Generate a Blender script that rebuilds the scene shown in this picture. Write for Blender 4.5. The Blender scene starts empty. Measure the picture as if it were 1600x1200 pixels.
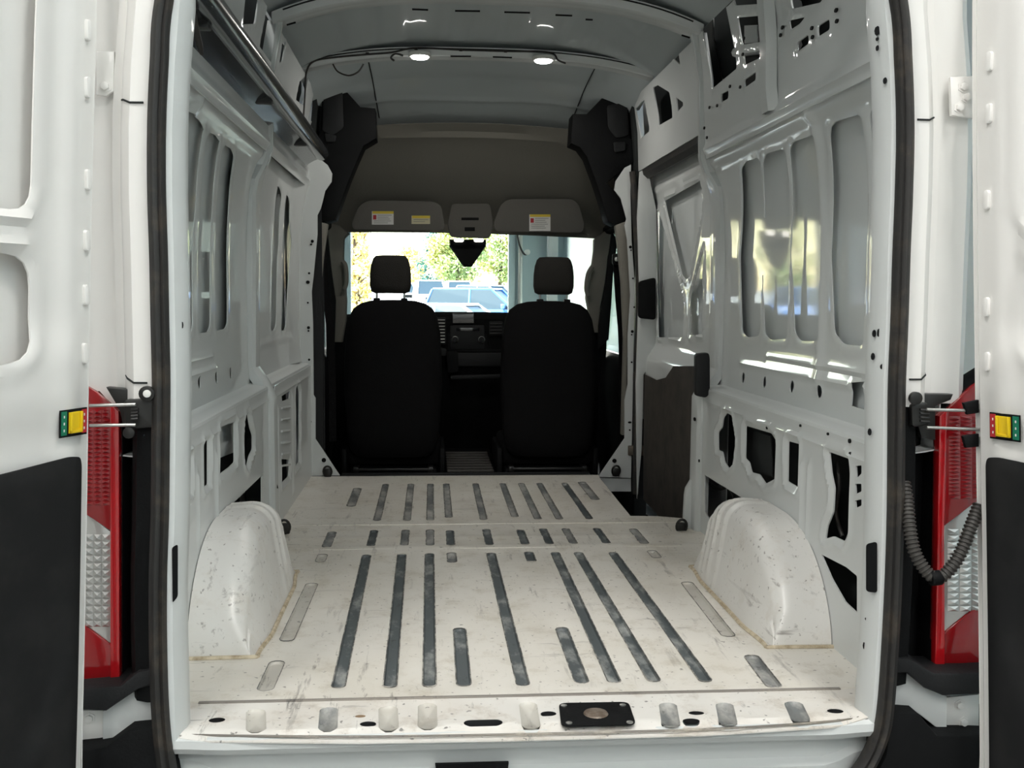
import bpy, bmesh, math, random
import numpy as np
from mathutils import Vector, Matrix
from mathutils.geometry import delaunay_2d_cdt
random.seed(7); rng = np.random.default_rng(7)
S = bpy.context.scene
COL = S.collection

# ------------------------------------------------------------------ camera
# van frame: X right, Y towards the cab, Z up; cargo floor z=0, rear sill y=0
CAM = np.array([-0.225, -2.2, 0.937]); FPX = 1611.0
def _cam(vx=675., vy=464., roll=0.45):
    r = math.radians(roll); X, Y = vx-800, 600-vy
    x = X*math.cos(r)-Y*math.sin(r); y = X*math.sin(r)+Y*math.cos(r)
    b = math.atan2(y, FPX); a = math.atan(-x/FPX*math.cos(b))
    fw = np.array([math.sin(a)*math.cos(b), math.cos(a)*math.cos(b), -math.sin(b)])
    r0 = np.array([math.cos(a), -math.sin(a), 0]); u0 = np.cross(r0, fw)
    return fw, r0*math.cos(r)+u0*math.sin(r), -r0*math.sin(r)+u0*math.cos(r)
FW, RT, UP = _cam()
cd = bpy.data.cameras.new('camera'); cd.sensor_width = 36; cd.lens = FPX*36/1600; cd.clip_end = 600; cd.clip_start = .05
cam = bpy.data.objects.new('camera', cd); COL.objects.link(cam); S.camera = cam
M4 = Matrix((( *RT, ), ( *UP, ), ( *(-FW), ))).transposed().to_4x4(); M4.translation = Vector(CAM); cam.matrix_world = M4

# ------------------------------------------------------------------ world, sun, exposure
W = bpy.data.worlds.new('sky'); S.world = W; W.use_nodes = True
nt = W.node_tree; bgn = nt.nodes['Background']
sky = nt.nodes.new('ShaderNodeTexSky'); sky.sky_type = 'NISHITA'; sky.sun_disc = False
sky.sun_elevation = math.radians(34); sky.sun_rotation = math.radians(-50); sky.air_density = 1.0; sky.dust_density = 2.5; sky.ozone_density = 1.0
nt.links.new(sky.outputs[0], bgn.inputs[0]); bgn.inputs[1].default_value = 2.0
sd = bpy.data.lights.new('sun', 'SUN'); sd.energy = 42; sd.angle = math.radians(.6); sd.color = (1, .95, .86)
sun = bpy.data.objects.new('sun', sd); COL.objects.link(sun); sun.location = (-20, 20, 30)
sun.rotation_euler = Vector((.62, .45, -.64)).to_track_quat('-Z', 'Y').to_euler()
S.view_settings.view_transform = 'Standard'; S.view_settings.look = 'None'; S.view_settings.gamma = 1
S.view_settings.use_curve_mapping = False; S.view_settings.exposure = 0.0
S.cycles.max_bounces = 10; S.cycles.diffuse_bounces = 5; S.cycles.glossy_bounces = 4; S.cycles.transparent_max_bounces = 12
S.cycles.caustics_reflective = False; S.cycles.caustics_refractive = False; S.cycles.sample_clamp_indirect = 6
SHOP_W = 61.0       # watts of each ceiling light of the workshop
DOME_W = 3.7

# ------------------------------------------------------------------ helpers
def on(px, py, ax, val):
    d = FW*FPX+RT*(px-800)+UP*(600-py); i = 'xyz'.index(ax)
    return CAM+d*((val-CAM[i])/d[i])
def onpl(px, py, P, n):
    d = FW*FPX+RT*(px-800)+UP*(600-py); P = np.array(P, float); n = np.array(n, float)
    return CAM+d*(((P-CAM)@n)/(d@n))
def trace(pts, ax, val): return [on(x, y, ax, val) for x, y in pts]
def yz(pts, x): return [(p[1], p[2]) for p in trace(pts, 'x', x)]
def xz(pts, y): return [(p[0], p[2]) for p in trace(pts, 'y', y)]
def xy(pts, z): return [(p[0], p[1]) for p in trace(pts, 'z', z)]
def lerp(a, b, t): return a+(b-a)*t
def interp(x, xs, ys): return float(np.interp(x, xs, ys))
def sstep(x, a, b):
    t = np.clip((x-a)/(b-a), 0, 1); return t*t*(3-2*t)

def place(o, parent):
    COL.objects.link(o)
    if parent is not None:
        o.parent = parent; o.matrix_parent_inverse = Matrix.Translation(-Vector(parent.location))
    return o
def tag(o, label=None, cat=None, group=None, kind=None):
    if label: o['label'] = label
    if cat: o['category'] = cat
    if group: o['group'] = group
    if kind: o['kind'] = kind
    return o
def thing(name, label, cat, loc=(0, 0, 0), group=None):
    o = bpy.data.objects.new(name, None); o.location = loc; o.empty_display_size = .05; COL.objects.link(o)
    return tag(o, label, cat, group)
def struct(name, label, cat):
    o = thing(name, label, cat); o['kind'] = 'structure'; return o
def mobj(name, V, Fc, mat, parent=None, smooth=True, angle=32, label=None):
    me = bpy.data.meshes.new(name); me.from_pydata([tuple(map(float, v)) for v in V], [], [tuple(f) for f in Fc])
    me.validate(); me.update()
    return mfin(name, me, mat, parent, smooth, angle, label)
def mfin(name, me, mat, parent, smooth=True, angle=32, label=None):
    me.materials.append(mat)
    if smooth:
        me.polygons.foreach_set('use_smooth', [True]*len(me.polygons)); me.set_sharp_from_angle(angle=math.radians(angle))
    o = bpy.data.objects.new(name, me); place(o, parent)
    if label: o['label'] = label
    return o
def bmobj(name, bm, mat, parent=None, smooth=True, angle=32, label=None):
    me = bpy.data.meshes.new(name); bmesh.ops.recalc_face_normals(bm, faces=bm.faces); bm.to_mesh(me); bm.free()
    return mfin(name, me, mat, parent, smooth, angle, label)
def add_box(bm, lo, hi, bev=0, seg=2, mtx=None):
    r = bmesh.ops.create_cube(bm, size=1); vs = r['verts']
    for v in vs: v.co = Vector([lerp(lo[i], hi[i], v.co[i]+.5) for i in range(3)])
    if bev:
        es = list({e for v in vs for e in v.link_edges})
        r2 = bmesh.ops.bevel(bm, geom=es, offset=bev, segments=seg, affect='EDGES', profile=.5); vs = list({v for f in r2['faces'] for v in f.verts} | {v for v in vs if v.is_valid})
    if mtx is not None: bmesh.ops.transform(bm, matrix=mtx, verts=[v for v in vs if v.is_valid])
def box(name, lo, hi, mat, parent=None, bev=0, seg=2, mtx=None, label=None):
    bm = bmesh.new(); add_box(bm, lo, hi, bev, seg, mtx); return bmobj(name, bm, mat, parent, label=label)
def add_prism(bm, pts, vec, bev=0):
    """closed 3-D outline pushed along vec"""
    a = [bm.verts.new(tuple(p)) for p in pts]; b = [bm.verts.new(tuple(np.array(p)+np.array(vec))) for p in pts]; n = len(a)
    f0 = bm.faces.new(a); f1 = bm.faces.new(b[::-1])
    for i in range(n): bm.faces.new((a[i], b[i], b[(i+1) % n], a[(i+1) % n]))
    bmesh.ops.recalc_face_normals(bm, faces=bm.faces)
    if bev:
        es = [e for e in f0.edges]+[e for e in f1.edges]
        bmesh.ops.bevel(bm, geom=es, offset=bev, segments=2, affect='EDGES', profile=.5)
    ng = [f for f in bm.faces if len(f.verts) > 4]
    if ng: bmesh.ops.triangulate(bm, faces=ng)
def prism(name, pts, vec, mat, parent=None, bev=0, label=None):
    bm = bmesh.new(); add_prism(bm, pts, vec, bev); return bmobj(name, bm, mat, parent, label=label)
def tube_vf(path, rad, seg=10, caps=True, closed=False):
    P = [np.array(p, float) for p in path]; n = len(P); R = rad if hasattr(rad, '__len__') else [rad]*n
    V, Fc = [], []; up = None
    for i in range(n):
        if closed: t = P[(i+1) % n]-P[i-1]
        else: t = P[min(i+1, n-1)]-P[max(i-1, 0)]
        t = t/np.linalg.norm(t)
        if up is None:
            up = np.array([0, 0, 1.]) if abs(t[2]) < .9 else np.array([1., 0, 0])
        s = np.cross(t, up); s /= np.linalg.norm(s); up = np.cross(s, t)
        for k in range(seg):
            a = 2*math.pi*k/seg; V.append(P[i]+R[i]*(math.cos(a)*s+math.sin(a)*up))
    for i in range(n if closed else n-1):
        for k in range(seg):
            a, b = i*seg+k, i*seg+(k+1) % seg; j = ((i+1) % n)*seg
            Fc.append((a, b, j+(k+1) % seg, j+k))
    if caps and not closed:
        Fc.append(list(range(seg))[::-1]); Fc.append([(n-1)*seg+k for k in range(seg)])
    return V, Fc
def tube(name, path, rad, mat, parent=None, seg=10, label=None, closed=False):
    V, Fc = tube_vf(path, rad, seg, True, closed); return mobj(name, V, Fc, mat, parent, angle=50, label=label)
def smooth_path(pts, n=8, closed=False):
    P = [np.array(p, float) for p in pts]; m = len(P); out = []
    rngi = range(m if closed else m-1)
    for i in rngi:
        if closed: p0, p1, p2, p3 = P[i-1], P[i], P[(i+1) % m], P[(i+2) % m]
        else: p0, p1, p2, p3 = P[max(i-1, 0)], P[i], P[i+1], P[min(i+2, m-1)]
        for k in range(n):
            t = k/n; out.append(.5*((2*p1)+(-p0+p2)*t+(2*p0-5*p1+4*p2-p3)*t*t+(-p0+3*p1-3*p2+p3)*t**3))
    if not closed: out.append(P[-1])
    return out
def loft(name, rows, mat, parent=None, closed=False, caps=False, thick=0, label=None, angle=32):
    """rows: lists of equal length of points -> skin"""
    n = len(rows[0]); V = [p for r in rows for p in r]; Fc = []
    for i in range(len(rows)-1):
        for k in range(n if closed else n-1):
            a, b = i*n+k, i*n+(k+1) % n; Fc.append((a, b, b+n, a+n))
    if caps: Fc.append(list(range(n))[::-1]); Fc.append([(len(rows)-1)*n+k for k in range(n)])
    bm = bmesh.new(); vs = [bm.verts.new(tuple(map(float, v))) for v in V]
    for f in Fc:
        try: bm.faces.new([vs[i] for i in f])
        except ValueError: pass
    bmesh.ops.remove_doubles(bm, verts=bm.verts, dist=1e-5)
    bmesh.ops.recalc_face_normals(bm, faces=bm.faces)
    if thick and not closed:      # second layer on the side turned away from the viewpoint, closed at the rim
        tot = sum((f.normal*f.calc_area()).dot((Vector(CAM)-f.calc_center_median()).normalized()) for f in bm.faces)
        if tot < 0: bmesh.ops.reverse_faces(bm, faces=list(bm.faces))
        bm.normal_update(); t_ = abs(thick); vl = list(bm.verts); w = {v: bm.verts.new(v.co-v.normal*t_) for v in vl}
        fl = list(bm.faces); be = [e for e in bm.edges if len(e.link_faces) == 1]
        for f in fl: bm.faces.new([w[v] for v in reversed(f.verts)])
        for e in be:
            lp_ = e.link_loops[0]; a, b = lp_.vert, lp_.link_loop_next.vert
            bm.faces.new((b, a, w[a], w[b]))
    me = bpy.data.meshes.new(name); bm.to_mesh(me); bm.free()
    return mfin(name, me, mat, parent, angle=angle, label=label)
def rrect(a, b, r, n=5):
    """rounded rectangle (half sizes a, b) in 2-D"""
    r = min(r, a*.999, b*.999); out = []
    for cx, cy, t0 in ((a-r, b-r, 0), (-a+r, b-r, 90), (-a+r, -b+r, 180), (a-r, -b+r, 270)):
        for k in range(n+1):
            t = math.radians(t0+90*k/n); out.append((cx+r*math.cos(t), cy+r*math.sin(t)))
    return out
def round_poly(P, r, n=4):
    out = []; m = len(P)
    for i in range(m):
        p0, p, p1 = [np.array(P[j % m], float) for j in (i-1, i, i+1)]
        d0, d1 = p0-p, p1-p; l0, l1 = np.linalg.norm(d0), np.linalg.norm(d1); q = min(r, l0*.45, l1*.45)
        a, b = p+d0/l0*q, p+d1/l1*q
        for k in range(n+1):
            t = k/n; out.append(tuple((1-t)**2*a+2*t*(1-t)*p+t*t*b))
    return out
def inside(P, poly):
    x, y = P[:, 0], P[:, 1]; c = np.zeros(len(P), bool); n = len(poly)
    for i in range(n):
        x0, y0 = poly[i]; x1, y1 = poly[i-1]
        if y0 == y1: continue
        c ^= ((y0 > y) != (y1 > y)) & (x < (x1-x0)*(y-y0)/(y1-y0)+x0)
    return c
def dist_poly(P, poly):
    d = np.full(len(P), 1e9); n = len(poly)
    for i in range(n):
        a = np.array(poly[i-1]); b = np.array(poly[i]); ab = b-a; L = max(ab@ab, 1e-12)
        t = np.clip(((P-a)@ab)/L, 0, 1); q = a+t[:, None]*ab; d = np.minimum(d, np.hypot(*(P-q).T))
    return d
def sdf(P, poly):
    d = dist_poly(P, poly); return np.where(inside(P, poly), -d, d)
def densify(poly, step):
    out = []; n = len(poly)
    for i in range(n):
        a, b = np.array(poly[i], float), np.array(poly[(i+1) % n], float); k = max(1, int(np.hypot(*(b-a))/step))
        for j in range(k): out.append(tuple(a+(b-a)*j/k))
    return out
def sheet(name, outer, holes, fmap, mat, parent=None, step=.02, thick=.004, off=(1, 0, 0), label=None, angle=30, lip=0):
    """pressed sheet: 2-D outline with holes, mapped to 3-D by fmap(array Nx2)->Nx3, given a real thickness along `off`"""
    outer = densify(outer, step); holes = [densify(h, step*.8) for h in holes]
    pts = []; edges = []
    for poly in [outer]+holes:
        s = len(pts); pts += poly; edges += [(s+i, s+(i+1) % len(poly)) for i in range(len(poly))]
    A = np.array(outer); lo, hi = A.min(0), A.max(0)
    gx, gy = np.meshgrid(np.arange(lo[0]+step/2, hi[0], step), np.arange(lo[1]+step/2, hi[1], step)); G = np.c_[gx.ravel(), gy.ravel()]
    keep = inside(G, outer) & (dist_poly(G, outer) > step*.45)
    for h in holes: keep &= ~inside(G, h) & (dist_poly(G, h) > step*.45)
    pts += [tuple(p) for p in G[keep]]
    r = delaunay_2d_cdt([Vector(p) for p in pts], edges, [], 0, 1e-6)
    V2 = np.array([tuple(v) for v in r[0]]); tri = np.array([t for t in r[2] if len(t) == 3])
    c = V2[tri].mean(1); ok = inside(c, outer)
    for h in holes: ok &= ~inside(c, h)
    tri = tri[ok]; V3 = fmap(V2); n = len(V3); o = np.array(off, float)*thick
    ec = {}
    for t in tri:
        for i in range(3):
            a, b = int(t[i]), int(t[(i+1) % 3]); ec[(a, b)] = 1
    side = [(b, a, a+n, b+n) for (a, b) in ec if (b, a) not in ec]
    Fc = [tuple(map(int, t)) for t in tri]+[tuple(int(x)+n for x in t[::-1]) for t in tri]+side
    V = np.vstack([V3, V3+o])
    bm = bmesh.new(); vs = [bm.verts.new(tuple(v)) for v in V]
    for f in Fc:
        try: bm.faces.new([vs[i] for i in f])
        except ValueError: pass
    bmesh.ops.delete(bm, geom=[v for v in bm.verts if not v.link_faces], context='VERTS')
    bmesh.ops.recalc_face_normals(bm, faces=bm.faces)
    me = bpy.data.meshes.new(name); bm.to_mesh(me); bm.free()
    return mfin(name, me, mat, parent, angle=angle, label=label)
def lathe(name, prof, mat, parent=None, mtx=None, seg=20, label=None):
    """prof: (radius, height) list about Z"""
    V, Fc = [], []
    for r, h in prof:
        for k in range(seg): V.append((r*math.cos(2*math.pi*k/seg), r*math.sin(2*math.pi*k/seg), h))
    for i in range(len(prof)-1):
        for k in range(seg): Fc.append((i*seg+k, i*seg+(k+1) % seg, (i+1)*seg+(k+1) % seg, (i+1)*seg+k))
    Fc.append(list(range(seg))[::-1]); Fc.append([(len(prof)-1)*seg+k for k in range(seg)])
    if mtx is not None: V = [tuple(mtx @ Vector(v)) for v in V]
    return mobj(name, V, Fc, mat, parent, label=label)
def frame(origin, zaxis, xhint=(1, 0, 0)):
    z = Vector(zaxis).normalized(); x = Vector(xhint); x = (x-z*x.dot(z)).normalized(); y = z.cross(x)
    m = Matrix((x, y, z)).transposed().to_4x4(); m.translation = Vector(origin); return m

# ------------------------------------------------------------------ materials
def mat(name, col, rough=.5, metal=0, coat=0, spec=.5, noise=None, bump=None, trans=0, emit=None, coat_rough=.05):
    m = bpy.data.materials.new(name); m.use_nodes = True; t = m.node_tree; p = t.nodes['Principled BSDF']
    p.inputs['Base Color'].default_value = (*col, 1); p.inputs['Roughness'].default_value = rough; p.inputs['Metallic'].default_value = metal
    p.inputs['Coat Weight'].default_value = coat; p.inputs['Coat Roughness'].default_value = coat_rough; p.inputs['Specular IOR Level'].default_value = spec
    p.inputs['Transmission Weight'].default_value = trans
    if emit: p.inputs['Emission Color'].default_value = (*emit[0], 1); p.inputs['Emission Strength'].default_value = emit[1]
    tc = t.nodes.new('ShaderNodeTexCoord')
    if noise:   # (second colour, scale, detail, lo, hi)
        n = t.nodes.new('ShaderNodeTexNoise'); n.inputs['Scale'].default_value = noise[1]; n.inputs['Detail'].default_value = noise[2]; n.inputs['Roughness'].default_value = .65
        t.links.new(tc.outputs['Object'], n.inputs['Vector'])
        r = t.nodes.new('ShaderNodeValToRGB'); r.color_ramp.elements[0].position = noise[3]; r.color_ramp.elements[1].position = noise[4]
        r.color_ramp.elements[0].color = (*col, 1); r.color_ramp.elements[1].color = (*noise[0], 1)
        t.links.new(n.outputs['Fac'], r.inputs[0]); t.links.new(r.outputs[0], p.inputs['Base Color'])
    if bump:    # (scale, strength)
        n = t.nodes.new('ShaderNodeTexNoise'); n.inputs['Scale'].default_value = bump[0]; n.inputs['Detail'].default_value = 3
        t.links.new(tc.outputs['Object'], n.inputs['Vector'])
        b = t.nodes.new('ShaderNodeBump'); b.inputs['Strength'].default_value = bump[1]; b.inputs['Distance'].default_value = .01
        t.links.new(n.outputs['Fac'], b.inputs['Height']); t.links.new(b.outputs[0], p.inputs['Normal'])
    return m
PAINT = mat('white_body_paint', (.62, .645, .64), .6, spec=.15, coat=.55, bump=(5, .025))
SKIN = mat('white_skin_paint', (.60, .635, .635), .6, spec=.15, coat=.75, bump=(3, .03))
DOORW = mat('white_gloss_paint', (.80, .79, .765), .3, coat=.6)
ROOFP = mat('roof_primer', (.53, .58, .59), .5, spec=.2, coat=.6, bump=(4, .03))
SEALANT = mat('cream_seam_sealant', (.62, .54, .40), .7, noise=((.35, .28, .18), 40, 3, .4, .7))
RUBBER = mat('black_rubber', (.019, .018, .017), .55, noise=((.06, .048, .036), 14, 4, .5, .75))
PLAST = mat('black_plastic', (.005, .0055, .006), .65, spec=.14, bump=(150, .1))
PLAST2 = mat('charcoal_plastic', (.014, .015, .016), .55, spec=.22, bump=(150, .1))
DOORPAD = mat('black_door_lining', (.010, .0105, .011), .7, spec=.22, noise=((.018, .018, .018), 6, 4, .45, .7))
TRIM = mat('grey_headliner', (.195, .185, .16), .85, bump=(90, .15))
VISOR = mat('grey_visor_cloth', (.125, .12, .108), .85, bump=(120, .12))
FABRIC = mat('black_seat_fabric', (.006, .006, .0065), .9, spec=.1, bump=(220, .3))
FABRIC2 = mat('headrest_fabric', (.022, .021, .019), .9, spec=.25, bump=(220, .3))
DARKM = mat('dark_steel', (.05, .05, .05), .4, metal=.7)
STEEL = mat('zinc_steel', (.55, .55, .53), .35, metal=.9)
GREASE = mat('greasy_black_steel', (.02, .02, .019), .35, metal=.3)
BLACKTUBE = mat('glossy_dark_tube', (.03, .033, .036), .22, coat=.6)
CAVITY = mat('cavity_shade_and_seams', (.028, .031, .031), .8, spec=.15)  # hidden skins near black: cavity shade put in colour; also dark seams
REDL = mat('red_lamp_lens', (.27, .003, .006), .12, coat=1)
REDB = mat('bright_red_lens', (.42, .004, .008), .12, coat=1)
CLEARL = mat('clear_lamp_lens', (.62, .62, .60), .12, metal=.55, coat=1)
YEL = mat('yellow_plastic', (.75, .52, .01), .4)
GRN = mat('green_label', (.0, .16, .09), .5)
REDLAB = mat('red_label', (.45, .02, .03), .5)
WHITEP = mat('white_print', (.75, .75, .72), .6)
YELP = mat('yellow_print', (.72, .55, .05), .6)
BOARD = mat('brown_hardboard', (.055, .046, .038), .75, noise=((.025, .022, .02), 9, 6, .4, .7))
LAMPE = mat('lit_lamp_lens', (.9, .9, .9), .4, emit=((1, .97, .92), 22))
MAPL = mat('lit_map_light', (.9, .9, .9), .4, emit=((1, .95, .85), 6))
REFL = mat('glossy_screen', (.02, .022, .025), .12, coat=1)
CONC = mat('shop_concrete', (.30, .30, .29), .6, noise=((.22, .22, .215), 2, 5, .4, .7))
SHOPW = mat('shop_wall_paint', (.52, .535, .535), .7)
SHOPB = mat('shop_wall_white', (.56, .68, .72), .6)
SHOPC = mat('shop_ceiling', (.25, .25, .245), .8)
ASPH = mat('parking_asphalt', (.30, .29, .28), .9, noise=((.2, .2, .2), 3, 5, .4, .7))
CARW = mat('white_car_paint', (.75, .76, .78), .3, coat=1)
CARB = mat('blue_car_paint', (.06, .18, .50), .3, coat=1)
CARS = mat('silver_car_paint', (.45, .48, .52), .3, coat=1)
TINT = mat('car_window_tint', (.03, .045, .06), .35, spec=.15)
TYRE = mat('tyre_rubber', (.02, .02, .02), .8)
LEAFY = mat('yellow_autumn_leaf', (.76, .64, .28), .7, noise=((.70, .54, .22), .9, 2, .4, .6))
LEAFG = mat('green_yellow_leaf', (.34, .42, .16), .7, noise=((.52, .50, .18), .5, 2, .4, .6))
LEAFB = mat('blue_green_needle', (.05, .16, .13), .7)
BARK = mat('bark', (.10, .07, .05), .9)

def floor_mat(name, base, scr, dirt):
    m = bpy.data.materials.new(name); m.use_nodes = True; t = m.node_tree; p = t.nodes['Principled BSDF']; L = t.links.new
    tc = t.nodes.new('ShaderNodeTexCoord')
    def noise(scale, det, mapscale=(1, 1, 1), rot=0, rough=.6):
        mp = t.nodes.new('ShaderNodeMapping'); mp.inputs['Scale'].default_value = mapscale; mp.inputs['Rotation'].default_value = (0, 0, rot); L(tc.outputs['Object'], mp.inputs[0])
        n = t.nodes.new('ShaderNodeTexNoise'); n.inputs['Scale'].default_value = scale; n.inputs['Detail'].default_value = det; n.inputs['Roughness'].default_value = rough; L(mp.outputs[0], n.inputs[0]); return n.outputs[0]
    def ramp(v, lo, hi):
        r = t.nodes.new('ShaderNodeMapRange'); r.inputs[1].default_value = lo; r.inputs[2].default_value = hi; L(v, r.inputs[0]); return r.outputs[0]
    def math_(op, a, b):
        n = t.nodes.new('ShaderNodeMath'); n.operation = op
        for i, x in enumerate((a, b)):
            if isinstance(x, (int, float)): n.inputs[i].default_value = x
            else: L(x, n.inputs[i])
        return n.outputs[0]
    def mix(f, a, b):
        n = t.nodes.new('ShaderNodeMix'); n.data_type = 'RGBA'; L(f, n.inputs[0])
        for i, x in ((6, a), (7, b)):
            if isinstance(x, tuple): n.inputs[i].default_value = (*x, 1)
            else: L(x, n.inputs[i])
        return n.outputs[2]
    c = mix(ramp(noise(2.2, 6), .45, .75), base, dirt[0])
    c = mix(math_('MULTIPLY', ramp(noise(9, 6, rough=.75), .52, .74), .8), c, dirt[1])
    s1 = ramp(noise(22, 5, (1, .12, 1), .25, .7), .60, .70); s2 = ramp(noise(22, 5, (.12, 1, 1), .5, .7), .61, .71); s3 = ramp(noise(30, 4, (1, .2, 1), -1.0, .7), .62, .72)
    zone = ramp(noise(1.6, 3), .42, .62)
    s = math_('MULTIPLY', math_('MAXIMUM', math_('MAXIMUM', s1, s2), s3), math_('ADD', math_('MULTIPLY', zone, .8), .22))
    c = mix(math_('MINIMUM', math_('MULTIPLY', s, .8), 1.0), c, scr)
    sp = math_('MULTIPLY', ramp(noise(60, 2, rough=.5), .67, .72), .7)
    c = mix(sp, c, scr)
    L(c, p.inputs['Base Color'])
    L(math_('ADD', math_('MULTIPLY', noise(6, 4), .35), .22), p.inputs['Roughness'])
    p.inputs['Coat Weight'].default_value = .15; p.inputs['Coat Roughness'].default_value = .2
    b = t.nodes.new('ShaderNodeBump'); b.inputs['Strength'].default_value = .06; b.inputs['Distance'].default_value = .01; L(noise(7, 3), b.inputs['Height']); L(b.outputs[0], p.inputs['Normal'])
    return m
FLOORM = floor_mat('worn_white_floor', (.76, .73, .67), (.16, .14, .12), ((.66, .62, .54), (.50, .45, .36)))
ARCHM = floor_mat('worn_white_arch', (.78, .77, .74), (.2, .18, .16), ((.74, .72, .68), (.66, .62, .56)))
SILLM = floor_mat('scuffed_sill', (.76, .74, .70), (.05, .045, .04), ((.66, .61, .54), (.42, .36, .29)))
def groove_mat(name, dark, light, lo, hi):
    m = bpy.data.materials.new(name); m.use_nodes = True; t = m.node_tree; p = t.nodes['Principled BSDF']; L = t.links.new
    tc = t.nodes.new('ShaderNodeTexCoord'); out = []
    for sc, ms, l, h in ((9, (1.2, .55, 1), lo, hi), (34, (1, .5, 1), .60, .72)):
        mp = t.nodes.new('ShaderNodeMapping'); mp.inputs['Scale'].default_value = ms; L(tc.outputs['Object'], mp.inputs[0])
        n = t.nodes.new('ShaderNodeTexNoise'); n.inputs['Scale'].default_value = sc; n.inputs['Detail'].default_value = 5; n.inputs['Roughness'].default_value = .7; L(mp.outputs[0], n.inputs[0])
        r = t.nodes.new('ShaderNodeMapRange'); r.inputs[1].default_value = l; r.inputs[2].default_value = h; L(n.outputs[0], r.inputs[0]); out.append(r.outputs[0])
    m1 = t.nodes.new('ShaderNodeMix'); m1.data_type = 'RGBA'; m1.inputs[6].default_value = (*dark, 1); m1.inputs[7].default_value = (*light, 1); L(out[0], m1.inputs[0])
    m2 = t.nodes.new('ShaderNodeMix'); m2.data_type = 'RGBA'; L(m1.outputs[2], m2.inputs[6]); m2.inputs[7].default_value = (.03, .032, .032, 1); L(out[1], m2.inputs[0]); L(m2.outputs[2], p.inputs['Base Color'])
    p.inputs['Roughness'].default_value = .38; return m
GROOVE = groove_mat('groove_grime', (.085, .10, .105), (.46, .47, .45), .50, .72)
GROOVE2 = floor_mat('groove_light', (.58, .56, .51), (.12, .11, .10), ((.50, .47, .42), (.38, .34, .28)))

def glass(name, tint, refl=1.0):
    m = bpy.data.materials.new(name); m.use_nodes = True; t = m.node_tree; t.nodes.remove(t.nodes['Principled BSDF']); out = t.nodes['Material Output']
    tr = t.nodes.new('ShaderNodeBsdfTransparent'); tr.inputs[0].default_value = (*tint, 1)
    g = t.nodes.new('ShaderNodeBsdfGlossy'); g.inputs['Roughness'].default_value = .02
    mx = t.nodes.new('ShaderNodeMixShader'); mx.inputs[0].default_value = .05; t.links.new(tr.outputs[0], mx.inputs[1]); t.links.new(g.outputs[0], mx.inputs[2]); t.links.new(mx.outputs[0], out.inputs[0])
    return m
GLASS = glass('windscreen_glass', (.88, .94, .92)); SGLASS = glass('side_glass', (.62, .72, .70))

# ================================================================== workshop and outdoors (setting)
def groundz(y): return -.65+max(0, y-21)*.0185
wf = struct('workshop_floor', 'grey concrete workshop floor under the van', 'floor')
box('slab', (-7, -9, -.75), (2.6, 21, -.65), CONC, wf)
wr = struct('workshop_wall', 'white workshop side wall beyond the passenger window', 'wall')
box('panel', (2.6, -9, -.65), (2.75, 21, 5), SHOPB, wr)
wl = struct('wall_left', 'pale workshop side wall on the driver side', 'wall'); wl.name = 'workshop_side_wall'
box('panel', (-7.15, -9, -.65), (-7, 21, 5), SHOPW, wl)
wb = struct('workshop_back_wall', 'pale workshop wall behind the open rear doors', 'wall')
box('panel', (-7, -9.15, -.65), (2.6, -9, 5), SHOPW, wb)
wc = struct('workshop_ceiling', 'pale workshop ceiling above the van', 'ceiling')
box('panel', (-7.15, -9.15, 5), (2.75, 21, 5.15), SHOPC, wc)
# front wall with the open overhead door
DY = 20.; DL = on(546, 460, 'y', DY)[0]; DR = on(797, 460, 'y', DY)[0]
wfw = struct('workshop_front_wall', 'white workshop wall around the open overhead door', 'wall')
box('panel', (-7, DY, -.65), (-6.6, DY+.25, 5), SHOPW, wfw); box('panel', (-2.7, DY, -.65), (DL, DY+.25, 5), SHOPW, wfw); box('lintel', (-6.6, DY, 3.4), (-2.7, DY+.25, 5), SHOPW, wfw); box('panel', (DR, DY, -.65), (2.6, DY+.25, 5), SHOPB, wfw); box('lintel', (DL, DY, 3.4), (DR, DY+.25, 5), SHOPW, wfw)
box('door_jamb', (DL-.09, DY-.12, -.65), (DL+.04, DY, 3.4), SHOPB, wfw, .01); box('door_jamb', (DR-.05, DY-.12, -.65), (DR+.1, DY, 3.4), SHOPB, wfw, .01)
box('door_track', (DR+.16, DY-.25, -.65), (DR+.24, DY-.1, 3.4), STEEL, wfw, .01); box('corner_post', (2.2, DY-.5, -.65), (2.42, DY-.3, 5), SHOPW, wfw, .02)
ch = thing('chain_hoist', 'thin dark door chain hanging beside white pulley on workshop wall', 'chain', (DR+.3, DY-.3, 1.9))
pth = smooth_path(trace([(808, 366), (812, 384), (819, 397), (826, 396)], 'y', DY-.35), 6)
tube('chain', pth, .022, DARKM, ch, 6)
cpt = on(824, 394, 'y', DY-.35); lathe('pulley', [(.03, -.04), (.06, -.03), (.06, .03), (.03, .04)], WHITEP, ch, frame(cpt, (0, -1, 0)), 16)
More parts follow.
